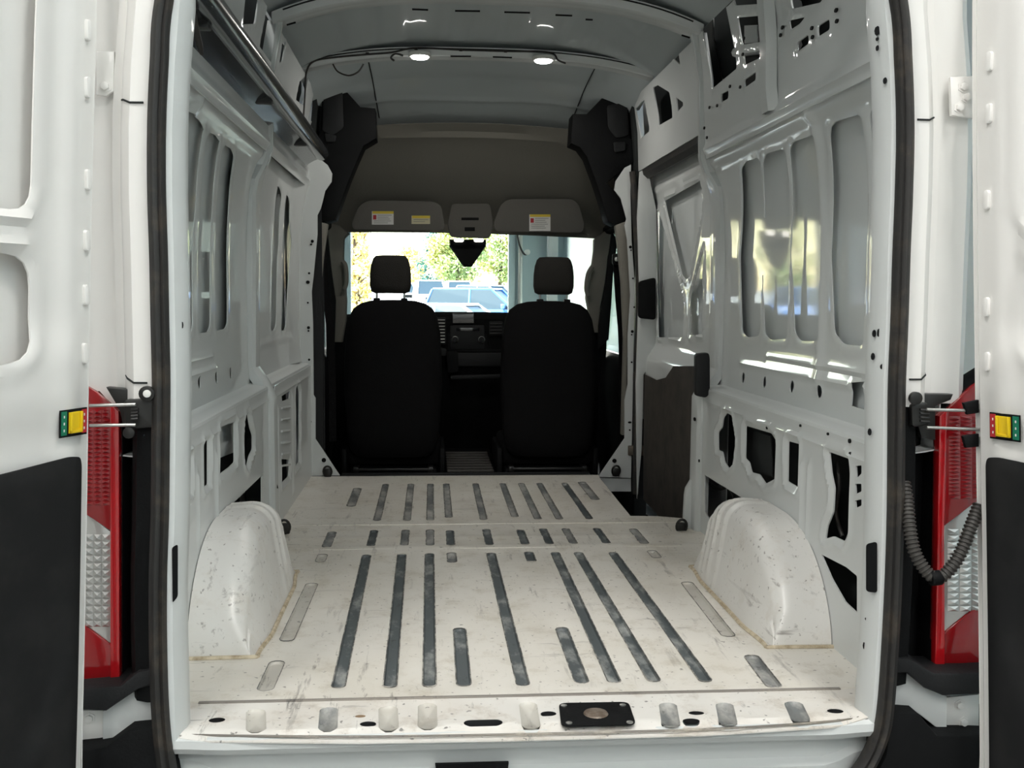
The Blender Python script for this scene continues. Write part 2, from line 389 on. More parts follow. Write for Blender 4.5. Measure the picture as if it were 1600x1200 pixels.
# shop ceiling lights: real fixtures high above the floor
def shop_light(x, y, lab, k_=1.0):
    t = thing('ceiling_light', lab, 'light', (x, y, 4.9), 'long ceiling lights of the workshop')
    box('housing', (x-.16, y-.7, 4.86), (x+.16, y+.7, 5.0), WHITEP, t, .01)
    for k in (-1, 1): box('tube_lamp', (x+k*.07-.02, y-.66, 4.83), (x+k*.07+.02, y+.66, 4.86), LAMPE, t)
    ld = bpy.data.lights.new('ceiling_light_lamp', 'AREA'); ld.shape = 'RECTANGLE'; ld.size = .36; ld.size_y = 1.4; ld.energy = SHOP_W*k_; ld.color = (1, .98, .945)
    lo = bpy.data.objects.new('lamp_glow', ld); lo.location = (x, y, 4.82); place(lo, t)
for x, y, l, k_ in ((-1.7, -1.7, 'long ceiling light left of the open rear doors', 1.58), (1.3, -1.7, 'long ceiling light right of the open rear doors', 1.58), (-1.7, -5.2, 'middle ceiling light left behind the van', 1.1), (1.3, -5.2, 'middle ceiling light right behind the van', 1.1),
                (-1.7, -8.0, 'rearmost ceiling light left behind the van', 1.9), (1.3, -8.0, 'rearmost ceiling light right behind the van', 1.9), (-4.5, -4.2, 'ceiling light over the empty left bay', 1.2), (-4.0, 6, 'ceiling light beside the driver side of van', 1.0)):
    shop_light(x, y, l, k_)
# outdoors
gy = [20.25, 24, 30, 40, 60, 90, 130, 200]
ap = struct('parking_ground', 'sunlit asphalt car park outside the open door', 'ground')
loft('asphalt', [[(x, y, groundz(y)) for x in (-60, -20, 0, 20, 60)] for y in gy], ASPH, ap, thick=-.2)
def car(name, lab, paint, x, y, rz, suv=True, L=4.7, Wd=1.9, H=1.75):
    z = groundz(y); t = thing(name, lab, 'car', (x, y, z))
    M = Matrix.Translation((x, y, z)) @ Matrix.Rotation(rz, 4, 'Z')
    def tr(p): return tuple(M @ Vector(p))
    hw = Wd/2; bz = H*.56
    def sec(s, z0, z1, w): return [tr((a, s, b)) for a, b in ((-w, z0+.05), (-w*.96, z1-.08), (-w*.86, z1), (w*.86, z1), (w*.96, z1-.08), (w, z0+.05), (w*.9, z0), (-w*.9, z0))]
    rows = [sec(-L/2, .35, bz*.72, hw*.82), sec(-L/2+.15, .25, bz*.86, hw*.95), sec(-L*.22, .22, bz, hw), sec(L*.3, .22, bz, hw), sec(L/2-.1, .25, bz*.98, hw*.96), sec(L/2, .35, bz*.9, hw*.85)]
    loft('body', rows, paint, t, closed=True, caps=True, angle=40)
    cab = [(-L*.22, bz-.03, hw*.9), (-L*.05, H-.04, hw*.74), (L*(.42 if suv else .2), H, hw*.74), (L*(.48 if suv else .4), bz-.03, hw*.88)]
    V = []; 
    for s, zz, w in cab: V += [tr((-w, s, zz)), tr((w, s, zz))]
    g = mobj('glasshouse', V, [(0, 2, 4, 6), (1, 7, 5, 3), (0, 1, 3, 2), (4, 5, 7, 6), (0, 6, 7, 1)], TINT, t, smooth=False)
    box('roof', (-hw*.75, -L*.06, H-.05), (hw*.75, L*(.42 if suv else .2), H+.03), paint, t, .03, mtx=M)
    for sx in (-1, 1):
        for k, (s0, z0, s1, z1) in enumerate(((-L*.23, bz-.05, -L*.05, H), (L*.12, bz-.05, L*.12, H), (cab[3][0], bz-.05, cab[2][0], H))):
            tube('pillar', [tr((sx*hw*.9, s0, z0)), tr((sx*hw*.745, s1, z1-.02))], .045, paint, t, 6)
        for s in (-L*.31, L*.3):
            lathe('wheel', [(.2, -.12), (.35, -.11), (.36, 0), (.35, .11), (.2, .12)], TYRE, t, M @ frame((sx*(hw-.1), s, .36), (1, 0, 0)), 18)
        box('headlamp', (sx*hw*.72-.2, -L/2-.02, bz*.66), (sx*hw*.72+.2, -L/2+.12, bz*.84), WHITEP, t, .02, mtx=M)
        box('mirror', (sx*hw*1.03-.09, -L*.17, bz), (sx*hw*1.03+.09, -L*.17+.15, bz+.17), paint, t, .03, mtx=M)
    box('grille', (-hw*.5, -L/2-.03, bz*.55), (hw*.5, -L/2+.08, bz*.82), PLAST, t, .02, mtx=M); box('bumper', (-hw*.85, -L/2-.08, .28), (hw*.85, -L/2+.1, .52), paint, t, .04, mtx=M)
def carat(px, y): return on(px, 464, 'y', y)[0]
car('parked_car', 'white off-road car facing the door, left of the parked row', CARW, carat(672, 60), 60, .1, H=1.85)
car('parked_car', 'white pickup-like car second from left in the parked row', CARW, carat(717, 66), 66, .1, H=1.8)
car('parked_car', 'deep blue car parked closest to the workshop door', CARB, carat(766, 36), 36, 1.25, L=4.8, H=1.62)
car('parked_car', 'white low car whose bonnet shows below the blue car', CARW, carat(722, 27), 27, 1.2, suv=False, H=1.28)
car('parked_car', 'silver car parked behind the blue car', CARS, carat(770, 56), 56, .9, H=1.6)
car('parked_car', 'white car half hidden behind the driver headrest', CARW, carat(628, 75), 75, .3, H=1.6)
car('parked_car', 'blue car mirrored in the glossy right wall panels', CARB, -13.5, 42, .9, L=4.8, H=1.7)
def tree(lab, px, y, h, rad, leaf, n, seed, conifer=False, trunk_h=.25):
    r = np.random.default_rng(seed); x = carat(px, y); z = groundz(y); t = thing('tree', lab, 'tree', (x, y, z), 'trees behind the car park')
    tube('trunk', [(x, y, z-.1), (x+.1, y, z+h*.4), (x, y, z+h*.9)], [.2, .14, .04], BARK, t, 8)
    for k in range(7):
        a = k*2.4; b0 = z+h*(.25+.08*k); tube('branch', [(x, y, b0), (x+math.cos(a)*rad*.7, y+math.sin(a)*rad*.7, b0+h*.1)], [.07, .02], BARK, t, 5)
    V, Fc = [], []
    blobs = [(r.uniform(trunk_h, .95), r.uniform(0, 2*math.pi), r.uniform(.2, .95)) for _ in range(46)]
    for i in range(n):
        u, a, q = blobs[r.integers(len(blobs))]
        wr_ = rad*((1-u)*1.15 if conifer else math.sin(math.pi*min(.97, max(.08, (u-trunk_h)/(1-trunk_h)*.85+.12)))**.6)
        c = np.array([x+math.cos(a)*wr_*q, y+math.sin(a)*wr_*q, z+h*u])+r.normal(0, .17*rad**.7, 3)
        d1 = r.normal(size=3); d1 /= np.linalg.norm(d1); d2 = np.cross(d1, r.normal(size=3)); d2 /= np.linalg.norm(d2); s = r.uniform(.09, .2)
        k = len(V); V += [c-d1*s, c+d2*s*.6, c+d1*s, c-d2*s*.6]; Fc.append((k, k+1, k+2, k+3))
    mobj('foliage', V, Fc, leaf, t, smooth=False)['kind'] = 'stuff'
tree('golden yellow autumn tree at the left edge of the doorway', 553, 62, 6.0, 1.3, LEAFY, 2600, 1)
tree('small yellow shrub-like tree beside the driver headrest', 560, 50, 2.6, .6, LEAFY, 800, 2, trunk_h=.1)
tree('blue-green spruce left of the mirror housing', 688, 92, 9.0, 2.6, LEAFB, 3600, 3, conifer=True, trunk_h=.1)
tree('light green tree under the mirror housing', 713, 76, 7.4, 2.2, LEAFG, 7000, 4)
tree('yellow-green tree at the right edge of the doorway', 780, 84, 8.4, 2.4, LEAFG, 7000, 5)
tree('small orange-yellow tree behind the white cars', 640, 100, 4.8, 2.0, LEAFY, 3200, 6)

for i_, (x_, y_, h_, l_) in enumerate(((-21., 62., 6.5, 'green-yellow tree mirrored in the right wall panels'), (-14.5, 66., 5.0, 'small green-yellow tree mirrored near the sliding door pillar'))):
    tree(l_, 675+1611*(x_+.225)/(y_+2.2), y_, h_, 2.6, LEAFG, 4200, 11+i_)
# ================================================================== van shell
def xin(z): return .932-.05*np.clip((np.asarray(z)-1.0)/.5, 0, 1.1)**3-.009*np.clip((.75-np.asarray(z))/.17, 0, 1)**2
def xup(z): return np.interp(z, [1.45, 1.55, 1.8, 1.98], [.862, .853, .842, .815])
SEAL_L = [(258, 0), (250, 100), (246, 200), (246, 300), (249, 400), (251, 500), (253, 600), (252, 700), (251, 800), (248, 900), (248, 1000), (251, 1100), (257, 1170), (268, 1230), (300, 1290), (400, 1320)]
SEAL_R = [(1402, 0), (1410, 100), (1413, 200), (1411, 300), (1407, 400), (1404, 500), (1400, 600), (1399, 700), (1398, 800), (1395, 900), (1390, 1000), (1383, 1100), (1374, 1150), (1350, 1200), (1300, 1255), (1200, 1300)]
sl = trace(SEAL_L, 'y', -.02); sr = trace(SEAL_R, 'y', -.02)
ZS = np.linspace(0, 1.55, 40)
def seal_x(z, s):
    P = sl if s < 0 else sr; a = np.array(P)[:12][::-1]; return float(np.interp(z, a[:, 2], a[:, 0]))
# ---- floor
floor = struct('floor', 'worn white pressed-steel cargo floor with dark grooves', 'floor')
well = xy([(938, 748), (985, 806), (1030, 807), (1068, 812)], 0)
FY1 = 3.18; SY = .155
outer = [(-.865, SY), (.865, SY), (.90, .5), (.90, well[3][1]), (well[2][0], well[2][1]), (well[1][0], well[1][1]), (well[0][0], well[0][1]), (.66, FY1), (-.88, FY1), (-.90, .5)]
gx = {}
A_px = [(528, 1073), (609, 1072), (671, 1071), (818, 1070), (961, 1065), (1023, 1063), (1104, 1063)]
A_tp = [(573, 866), (628, 865), (671, 864), (767, 863), (867, 862), (903, 862), (957, 862)]
grooves = []   # (x0,y0,x1,y1,halfwidth,kind)
for (a, b) in zip(A_px, A_tp):
    p, q = on(*a, 'z', 0), on(*b, 'z', 0); gx[a] = (p[0]+q[0])/2; grooves.append((p[0], p[1], q[0], q[1], .0165, 'd'))
XS = list(gx.values())
for a, b in (((725, 1070), (718, 980)), ((910, 1066), (877, 979))):
    p, q = on(*a, 'z', 0), on(*b, 'z', 0); grooves.append((p[0], p[1], q[0], q[1], .018, 'd'))
for a, b, k in (((413, 1078), (434, 1031), 'l'), ((447, 1000), (488, 910), 'l'), ((1212, 1073), (1172, 1022), 'm'), ((1140, 993), (1072, 908), 'l')):
    p, q = on(*a, 'z', 0), on(*b, 'z', 0); grooves.append((p[0], p[1], q[0], q[1], .020, k))
yB0, yB1 = on(760, 850, 'z', 0)[1], on(760, 826, 'z', 0)[1]; yb0, yb1 = on(760, 877, 'z', 0)[1], on(760, 862, 'z', 0)[1]; yC0, yC1 = on(760, 811, 'z', 0)[1], on(760, 752, 'z', 0)[1]
for i, x in enumerate(XS):
    grooves.append((x, yB0, x, yB1, .0155, 'm' if i in (1, 2, 5) else 'd')); grooves.append((x, yC0, x, yC1-.05, .0155, 'd' if i == 6 else 'm'))
for px, k in ((706, 'm'), (829, 'd')):
    x = on(px, 870, 'z', 0)[0]; grooves.append((x, yb0, x, yb1, .017, k)); grooves.append((x, yB0, x, yB1-.02, .016, 'd')); grooves.append((x, yC0+.05, x, yC1-.05, .0155, 'm'))
for px in (503, 1026):
    x = on(px, 869, 'z', 0)[0]; grooves.append((x, yb0+.03, x, yb1, .018, 'l')); grooves.append((x, yB0-.01, x, yB1-.02, .017, 'm'))
for px, a, b in ((548, 790, 762), (931, 780, 752)):
    p, q = on(px, a, 'z', 0), on(px, b, 'z', 0); grooves.append((p[0], p[1], p[0], q[1], .02, 'm'))
def slot(x0, y0, x1, y1, w, n=5):
    out = []
    for k in range(n+1):
        a = math.pi+math.pi*k/n; out.append((x0+w*math.cos(a), y0+w*.8*math.sin(a)+w*.8))
    for k in range(n+1):
        a = math.pi*k/n; out.append((x1+w*math.cos(a), y1+w*.8*math.sin(a)-w*.8))
    return out
SL = [slot(*g[:5]) for g in grooves]
def floor_map(P):
    z = np.zeros(len(P))
    for s in SL:
        d = sdf(P, s); z -= .0035*(1-sstep(d, 0, .022))
    for yy in (1.62, 1.78): z += .003*np.exp(-((P[:, 1]-yy)/.02)**2)
    z += .0012*np.sin(P[:, 0]*9+1)*np.sin(P[:, 1]*7)
    return np.c_[P, z]
sheet('floor_panel', outer, SL, floor_map, FLOORM, floor, step=.022, thick=.003, off=(0, 0, -1))
def pan(par, poly, z0, zd, m, name='groove'):
    P = np.array(poly); c = P.mean(0); n = len(P); inn = []
    for i in range(n):
        a, b = P[i-1], P[(i+1) % n]; t = b-a; t = t/np.linalg.norm(t); nn = np.array([-t[1], t[0]]); inn.append(P[i]+nn*.004)
    V = [(*p, z0) for p in P]+[(*p, z0-zd) for p in inn]+[(*c, z0-zd)]
    Fc = [(i, (i+1) % n, n+(i+1) % n, n+i) for i in range(n)]+[(n+i, n+(i+1) % n, 2*n) for i in range(n)]
    return mobj(name, V, Fc, m, par, angle=60)
GM = {'d': GROOVE, 'm': groove_mat('groove_worn', (.17, .18, .18), (.50, .49, .46), .42, .66), 'l': GROOVE2}
GEDGE = mat('groove_edge_dark', (.10, .10, .095), .7, noise=((.45, .43, .39), 25, 4, .45, .65))  # dark mottled colour for the lines round each groove
for g, s in zip(grooves, SL):
    o = pan(floor, s, -.0036, .007, GM[g[5]])
    tube('edge_line', [(x, y, -.0026) for x, y in s], .0016 if g[5] != 'l' else .0011, GEDGE, o, 5, closed=True)
# seams across the floor
def strip(name, pts, w, h, m, par): tube(name, pts, [w]*len(pts), m, par, 6)
for yy, m in ((SY, SEALANT),):
    box('seam', (-.76, yy-.006, -.002), (.76, yy+.004, .0035), floor_mat('seam_grime', (.22, .20, .18), (.05, .05, .05), ((.35, .32, .28), (.12, .11, .1))), floor, .001)
yS = on(760, 818, 'z', 0)[1]; box('lap_joint', (-.82, yS-.012, -.001), (.80, yS+.002, .003), FLOORM, floor, .001)
yS2 = on(760, 856, 'z', 0)[1]; box('lap_joint', (-.66, yS2-.004, -.001), (.72, yS2+.002, .002), FLOORM, floor, .001)
# sill plate
sp_out = xy([(290, 1101), (271, 1133), (275, 1146), (330, 1150), (560, 1152), (800, 1148), (1100, 1140), (1300, 1128), (1362, 1117), (1364, 1108), (1330, 1078)], 0); sp_out[0] = (-.80, SY); sp_out[-1] = (.80, SY)
sg = [(398, 1142, 402, 1106, .022, 'l'), (511, 1140, 515, 1103, .021, 'm'), (607, 1139, 607, 1101, .022, 'l'), (668, 1137, 668, 1097, .022, 'l'), (831, 1136, 824, 1095, .021, 'l'), (1051, 1133, 1041, 1096, .021, 'm'), (1141, 1131, 1129, 1096, .021, 'm'), (1255, 1126, 1236, 1094, .022, 'm')]
ss = []; sk = []
for a, b, c, d, w, k in sg:
    p, q = on(a, b, 'z', 0), on(c, d, 'z', 0); ss.append(slot(p[0], p[1], q[0], q[1], w)); sk.append(k)
def ell(cx, cy, a, b, n=20): return [(cx+a*math.cos(2*math.pi*k/n), cy+b*math.sin(2*math.pi*k/n)) for k in range(n)]
plugs = [(339, 1125, .018, .014), (575, 1131, .018, .014), (563, 1119, .012, .008), (857, 1115, .018, .014), (1088, 1114, .018, .011), (1080, 1126, .019, .013), (1305, 1111, .019, .013)]
hb = [ell(*on(x, y, 'z', 0)[:2], a, b) for x, y, a, b in plugs]
osl = [(p[0]+on(755, 1129, 'z', 0)[0], p[1]+on(755, 1129, 'z', 0)[1]) for p in rrect(.043, .017, .016, 6)]
def sill_map(P):
    z = np.zeros(len(P))
    for s in ss: z -= .003*(1-sstep(sdf(P, s), 0, .02))
    yr = np.interp(P[:, 0], [-.75, -.4, 0, .4, .75], [-.02, -.025, -.028, -.028, -.02]); z -= .012*(1-sstep(P[:, 1]-yr, 0, .022))
    return np.c_[P, z]
sheet('sill_plate', sp_out, ss+hb+[osl], sill_map, SILLM, floor, step=.016, thick=.003, off=(0, 0, -1))
for s, k in zip(ss, sk): pan(floor, s, -.003, .006, GM[k])
for h, pl in zip(hb, plugs): pan(floor, h, -.0005, .004 if pl[1] != 1119 else .003, PLAST if pl[1] != 1119 else mat('brown_plug', (.22, .15, .09), .6), 'hole_plug')
pan(floor, osl, -.001, .02, PLAST2, 'drain_slot')
gl_ = smooth_path(trace([(282, 1146), (330, 1149), (560, 1151), (800, 1147.5), (1100, 1139.5), (1300, 1127), (1350, 1118)], 'z', -.006), 6)
tube('edge_grime', gl_, .0026, floor_mat('edge_grime', (.16, .145, .125), (.03, .03, .03), ((.30, .27, .22), (.55, .5, .42))), floor, 6)
# rear cross member below the sill
prof = [(-.018, -.008), (-.03, -.014), (-.034, -.03), (-.026, -.044), (.0, -.05), (.012, -.075), (.012, -.10), (-.004, -.115), (-.004, -.16), (.02, -.3)]
rows = []
for x in np.linspace(-.78, .78, 41):
    e = sstep(abs(x), .66, .78); rows.append([(x, y+(.03*e if i > 4 else .012*e), z*(1-.2*e if i > 3 else 1)) for i, (y, z) in enumerate(prof)])
loft('rear_crossmember', rows, PAINT, floor, thick=-.003)
prism('latch_pocket', trace([(680, 1195), (795, 1192), (793, 1206), (682, 1206)], 'y', -.008), (0, .01, 0), PLAST, floor)
lp = thing('latch_plate', 'black square latch plate screwed to the white door sill', 'latch plate', tuple(on(931, 1118, 'z', 0)))
pl4 = xy([(873, 1100), (982, 1098), (994, 1133), (877, 1136)], .002)
bm = bmesh.new(); add_prism(bm, [(*p, .001) for p in round_poly(pl4, .02)], (0, 0, .004), .001); bmobj('plate', bm, PLAST, lp)
for a in ((881, 1103), (973, 1102), (889, 1130), (984, 1129)):
    lathe('screw', [(.0075, 0), (.0075, .002), (.004, .0035), (.001, .0035)], STEEL, lp, Matrix.Translation(Vector(on(*a, 'z', .005))), 12)
lathe('striker_dome', [(.028, 0), (.026, .003), (.015, .005), (.002, .006)], mat('worn_brown_steel', (.16, .12, .09), .5, metal=.4, noise=((.30, .26, .22), 40, 3, .4, .7)), lp, Matrix.Translation(Vector(on(931, 1115, 'z', .005))), 24)
# ---- wheel arches
def arch(s, lab):
    y0, hl, Hh, xi, xo = .87, .42, .288, .685, .856
    rows = []; us = np.sin(np.linspace(-1, 1, 121)*math.pi/2)
    for u in us:
        h = Hh*max(0, 1-abs(u)**(4.2 if u > 0 else 2.3))**(.5 if u > 0 else .6); y = y0+hl*u; ex = .04*(1-sstep(1-abs(u), 0, .5))
        hh = max(h, 1e-4); r = min(.07, hh*.6); xin_ = xi+ex*.5-.012*(1-hh/Hh)
        bead = .008*sum(math.exp(-((u-c)/.02)**2) for c in (.30, .48, .64, .80))
        row = [(s*xo, y, h+bead*.4), (s*(xo-.06), y, h+bead)]
        for k in range(7):
            a = math.radians(90*k/6); row.append((s*(xin_+.03*hh/Hh+r-(r+bead)*math.sin(a)), y, hh-r+(r+bead)*math.cos(a)))
        row += [(s*(xin_+.012*hh/Hh-bead), y, hh*.4), (s*(xin_-.003-bead), y, hh*.12), (s*(xin_-.014), y, -.001)]
        rows.append(row)
    t = thing('wheel_arch', lab, 'wheel arch', (s*.78, y0, 0)); t['kind'] = 'structure'
    loft('housing', rows, ARCHM, t, thick=-.003, angle=40)
    b = [(r[-1][0]-s*.004, r[-1][1], .002) for r in rows]
    b = [(s*.86, b[0][1]-.006, .002)]+b+[(s*.86, b[-1][1]+.006, .002)]
    tube('sealant_bead', b, .0065, SEALANT, t, 6)
arch(-1, 'scuffed white wheel arch at the left under the driver side wall'); arch(1, 'scuffed white wheel arch at the right below the passenger side wall')

# ================================================================== side walls of the cargo bay
YC = 1.90; YB = 3.20
wallL = struct('wall_left', 'white pressed-steel left side wall of the cargo bay', 'wall')
wallR = struct('wall_right', 'white pressed-steel right side wall of the cargo bay', 'wall')
def hole_discs(par, L, name='clip_hole_shade'):
    """raised black discs put in for the shade of clip holes: one part"""
    bm = bmesh.new()
    for px, py, ax, val, a, b in L:
        p = on(px, py, ax, val); d = {'x': (1, 0, 0), 'y': (0, 1, 0), 'z': (0, 0, 1)}[ax]; d = np.array(d)*(-1 if ((CAM-p)@np.array(d)) < 0 else 1)
        m = frame(p+d*.0012, d, (0, 0, 1)); n = 8
        vs = [bm.verts.new(m @ Vector((a*math.cos(2*math.pi*k/n), b*math.sin(2*math.pi*k/n), 0))) for k in range(n)]
        ws = [bm.verts.new(m @ Vector((a*math.cos(2*math.pi*k/n), b*math.sin(2*math.pi*k/n), -.004))) for k in range(n)]
        bm.faces.new(vs)
        for k in range(n): bm.faces.new((vs[k], ws[k], ws[(k+1) % n], vs[(k+1) % n]))
    o = bmobj(name, bm, PLAST, par, smooth=False); o['kind'] = 'stuff'  # discs sit proud of the panel, black in place of hole shade
def upper_panel(s, y0, y1, wins, slots, par, top=1.50, bot=.60, beads=(), extra=None, sq=None):
    holes = []
    for w in wins: holes.append(round_poly(w, .022, 4))
    for a, z in slots: holes.append(ell(a, z, .018, .020, 12))
    if sq: holes.append(sq)
    nw = len(wins)
    def fm(P):
        r = np.zeros(len(P))
        for h in holes[:nw]:
            d = sdf(P, h); r -= .0025*np.exp(-((d-.016)/.008)**2)
        for (a, b, z, amp, w) in beads:
            r -= amp*np.exp(-((P[:, 1]-z)/w)**2)*sstep(P[:, 0], a-.03, a+.03)*(1-sstep(P[:, 0], b-.03, b+.03))
        if extra is not None: r += extra(P)
        r += .0015*np.sin(P[:, 0]*5.3)*np.sin(P[:, 1]*6)
        return np.c_[s*(xin(P[:, 1])+r), P]
    sheet('upper_panel', [(y0, bot), (y1, bot), (y1, top), (y0, top)], holes, fm, PAINT, par, step=.0135, thick=.003, off=(s, 0, 0))
    sheet('outer_skin', [(y0+.05, bot-.03), (y1+.02, bot-.03), (y1+.02, top+.02), (y0+.05, top+.02)], [], lambda P: np.c_[s*(xin(P[:, 1])+.025+.0015*np.sin(P[:, 0]*4)), P], SKIN, par, step=.06, thick=.004, off=(s, 0, 0))
def ledge(s, y0, y1, par):
    pr = [(.932, .604), (.922, .598), (.90, .594), (.868, .590), (.861, .586), (.858, .574)]
    loft('ledge', [[(s*x, y, z) for x, z in pr] for y in np.linspace(y0, y1, 24)], PAINT, par, thick=.003)
def lower_panel(s, y0, y1, holes, par, rims=(), ribs=(), zt=.578, X=.858):
    def fm(P):
        r = np.zeros(len(P))
        for h in rims:
            d = sdf(P, h); r += .005*(1-sstep(d, .0, .014)); r -= .005*np.exp(-((d-.022)/.007)**2)
        for (a, z0, z1, amp, w) in ribs: r -= amp*np.exp(-((P[:, 0]-a)/w)**2)*sstep(P[:, 1], z0-.02, z0+.02)*(1-sstep(P[:, 1], z1-.02, z1+.02))
        r -= .004*np.exp(-((P[:, 1]-(zt-.045))/.006)**2)
        return np.c_[s*(X+r), P]
    sheet('lower_panel', [(y0, -.01), (y1, -.01), (y1, zt), (y0, zt)], holes, fm, PAINT, par, step=.011, thick=.004, off=(s, 0, 0))
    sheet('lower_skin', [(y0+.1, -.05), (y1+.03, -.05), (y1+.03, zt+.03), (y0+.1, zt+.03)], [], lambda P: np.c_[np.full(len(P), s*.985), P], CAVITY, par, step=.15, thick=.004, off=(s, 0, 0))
def yatx(px, py, x): return on(px, py, 'x', x)[1]
# ---- right, rear bay
XR = .93
def yzw(pts, sd_=1):
    out = []
    for px, py in pts:
        x = .93
        for _ in range(4): p = on(px, py, 'x', sd_*x); x = float(xin(p[2]))
        out.append((p[1], p[2]))
    return out
winsR = [yzw(q) for q in ([(1157, 264), (1165, 252), (1186, 246), (1187, 525), (1168, 527), (1160, 518), (1156, 400)], [(1191, 252), (1198, 240), (1226, 232), (1229, 530), (1203, 531), (1195, 520), (1190, 400)], [(1233, 234), (1240, 222), (1275, 210), (1282, 533), (1250, 533), (1241, 520), (1236, 400)], [(1296, 207), (1304, 190), (1345, 178), (1349, 541), (1318, 538), (1303, 520), (1298, 400)], [(1358, 178), (1366, 163), (1440, 140), (1440, 552), (1385, 547), (1365, 530), (1360, 400)])]
slR = [(yatx(px, py, XR), on(px, py, 'x', XR)[2]) for px, py in ((1162, 590), (1195, 597), (1237, 604), (1281, 612))]
def crease(P): return -.014*sstep(P[:, 1], 1.452, 1.466)+.006*np.exp(-((P[:, 0]-.80)/.03)**2)*sstep(P[:, 1], .62, .72)*-1.6
sqR = yz([(1332, 598), (1351, 596), (1351, 640), (1331, 634)], XR)
upper_panel(1, .06, YC-.02, winsR, slR, wallR, beads=((.3, 1.3, .745, .007, .009), (.2, 1.6, .705, .008, .010), (.5, 1.5, 1.425, .003, .004)), extra=crease, sq=sqR)
ledge(1, .06, YC-.02, wallR)
XL_ = .858
hR = [
 round_poly(yz([(1126, 668), (1128, 652), (1134, 645), (1142, 650), (1148, 688), (1144, 724), (1137, 732), (1130, 722), (1127, 706), (1120, 703), (1120, 675)], XL_), .012),
 round_poly(yz([(1163, 665), (1203, 677), (1211, 690), (1209, 748), (1194, 756), (1184, 741), (1172, 738), (1168, 722), (1162, 716)], XL_), .01),
 round_poly(yz([(1229, 689), (1247, 694), (1245, 762), (1228, 752)], XL_), .006),
 round_poly(yz([(1293, 706), (1324, 717), (1325, 740), (1323, 830), (1317, 846), (1300, 838), (1287, 842), (1290, 822), (1299, 800), (1301, 762), (1296, 738)], XL_), .008),
 yz([(1101, 742), (1184, 793), (1170, 810), (1120, 830), (1101, 800)], XL_),
 round_poly(yz([(1283, 866), (1322, 886), (1339, 900), (1339, 958), (1320, 940), (1300, 905)], XL_), .006),
 round_poly(yz([(1337, 728), (1346, 727), (1346, 740), (1338, 748)], XL_), .004), round_poly(yz([(1336, 756), (1346, 756), (1346, 768), (1337, 772)], XL_), .004), round_poly(yz([(1336, 782), (1346, 780), (1346, 790), (1337, 794)], XL_), .004)]
y_r1, y_r2 = yatx(1254, 740, XL_), yatx(1265, 740, XL_)
lower_panel(1, .06, YC-.02, hR, wallR, rims=hR[:4], ribs=((y_r1, .24, .47, .007, .009), (y_r2, .20, .47, .007, .009)))
# things seen inside the openings
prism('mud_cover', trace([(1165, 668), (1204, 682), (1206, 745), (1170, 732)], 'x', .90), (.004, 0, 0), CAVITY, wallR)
tube('wire_loom', smooth_path(trace([(1308, 720), (1311, 760), (1306, 800), (1316, 838)], 'x', .90), 6), .006, RUBBER, wallR, 7)
tube('wire_loom', smooth_path(trace([(1103, 752), (1122, 764), (1138, 762), (1147, 780), (1143, 800)], 'x', .93), 6), .006, RUBBER, wallR, 7)
# ---- left, rear bay
XLn = -.93
winsL = [yzw(q, -1) for q in ([(262, 150), (312, 188), (319, 200), (306, 320), (301, 400), (302, 512), (298, 522), (262, 528)], [(325, 206), (338, 211), (344, 222), (333, 320), (329, 400), (329, 508), (325, 519), (311, 521), (309, 400), (314, 300)], [(350, 226), (362, 232), (367, 244), (358, 330), (355, 400), (355, 505), (351, 514), (337, 517), (336, 400), (341, 300)])]
slL = [(on(px, py, 'x', XLn)[1], on(px, py, 'x', XLn)[2]) for px, py in ((312, 597), (338, 590), (360, 583))]
upper_panel(-1, .06, YC-.02, winsL, slL, wallL, beads=((.3, 1.2, .745, .007, .009), (.2, 1.25, .70, .008, .010), (.3, 1.3, 1.425, .003, .004)), extra=crease)
ledge(-1, .06, YC-.02, wallL)
hL = [round_poly(yz([(289, 722), (299, 715), (299, 767), (289, 774)], -.858), .006), round_poly(yz([(319, 691), (328, 687), (328, 757), (320, 762)], -.858), .006),
      round_poly(yz([(344, 668), (369, 658), (369, 722), (361, 730), (344, 743)], -.858), .01),
      round_poly(yz([(381, 690), (384, 650), (389, 643), (393, 668), (397, 680), (397, 702), (392, 712), (388, 730), (383, 722)], -.858), .012),
      yz([(352, 798), (409, 743), (409, 800), (390, 820), (352, 812)], -.858), round_poly(yz([(290, 790), (298, 788), (296, 795), (290, 797)], -.858), .004)]
yl1, yl2 = yatx(308, 730, -.858), yatx(337, 730, -.858)
lower_panel(-1, .06, YC-.02, hL, wallL, rims=hL[:4], ribs=((yl1, .26, .46, .007, .009), (yl2, .26, .48, .007, .009)))
sheet('inner_backing', yz([(342, 650), (372, 645), (372, 705), (342, 716)], -.90), [], lambda P: np.c_[np.full(len(P), -.90)+.004*np.sin(P[:, 1]*60), P], PAINT, wallL, step=.012, thick=.003, off=(-1, 0, 0))
# ---- left, bay beside the driver (blind panel)
wins2 = [yzw(q, -1) for q in ([(434, 290), (438, 294), (441, 304), (436, 380), (433, 420), (431, 508), (428, 516), (423, 517), (425, 420), (429, 340)], [(448, 304), (451, 308), (453, 318), (452, 380), (450, 420), (447, 508), (444, 516), (439, 517), (441, 420), (444, 350)])]
upper_panel(-1, YC+.06, YB, wins2, [], wallL, beads=((2.1, 3.0, .735, .007, .010),), extra=lambda P: -.03*sstep(P[:, 0], 2.9, 3.15))
ledge(-1, YC+.06, YB, wallL)
h2 = [round_poly(yz([(440, 619), (453, 611), (452, 623), (441, 627)], -.85), .005), round_poly(yz([(440, 717), (453, 718), (453, 744), (440, 757)], -.85), .008),
      round_poly(yz([(462, 612), (467, 602), (469, 612), (469, 722), (462, 731)], -.85), .006), round_poly(yz([(420, 640), (429, 638), (430, 640), (421, 643)], -.85), .003)]
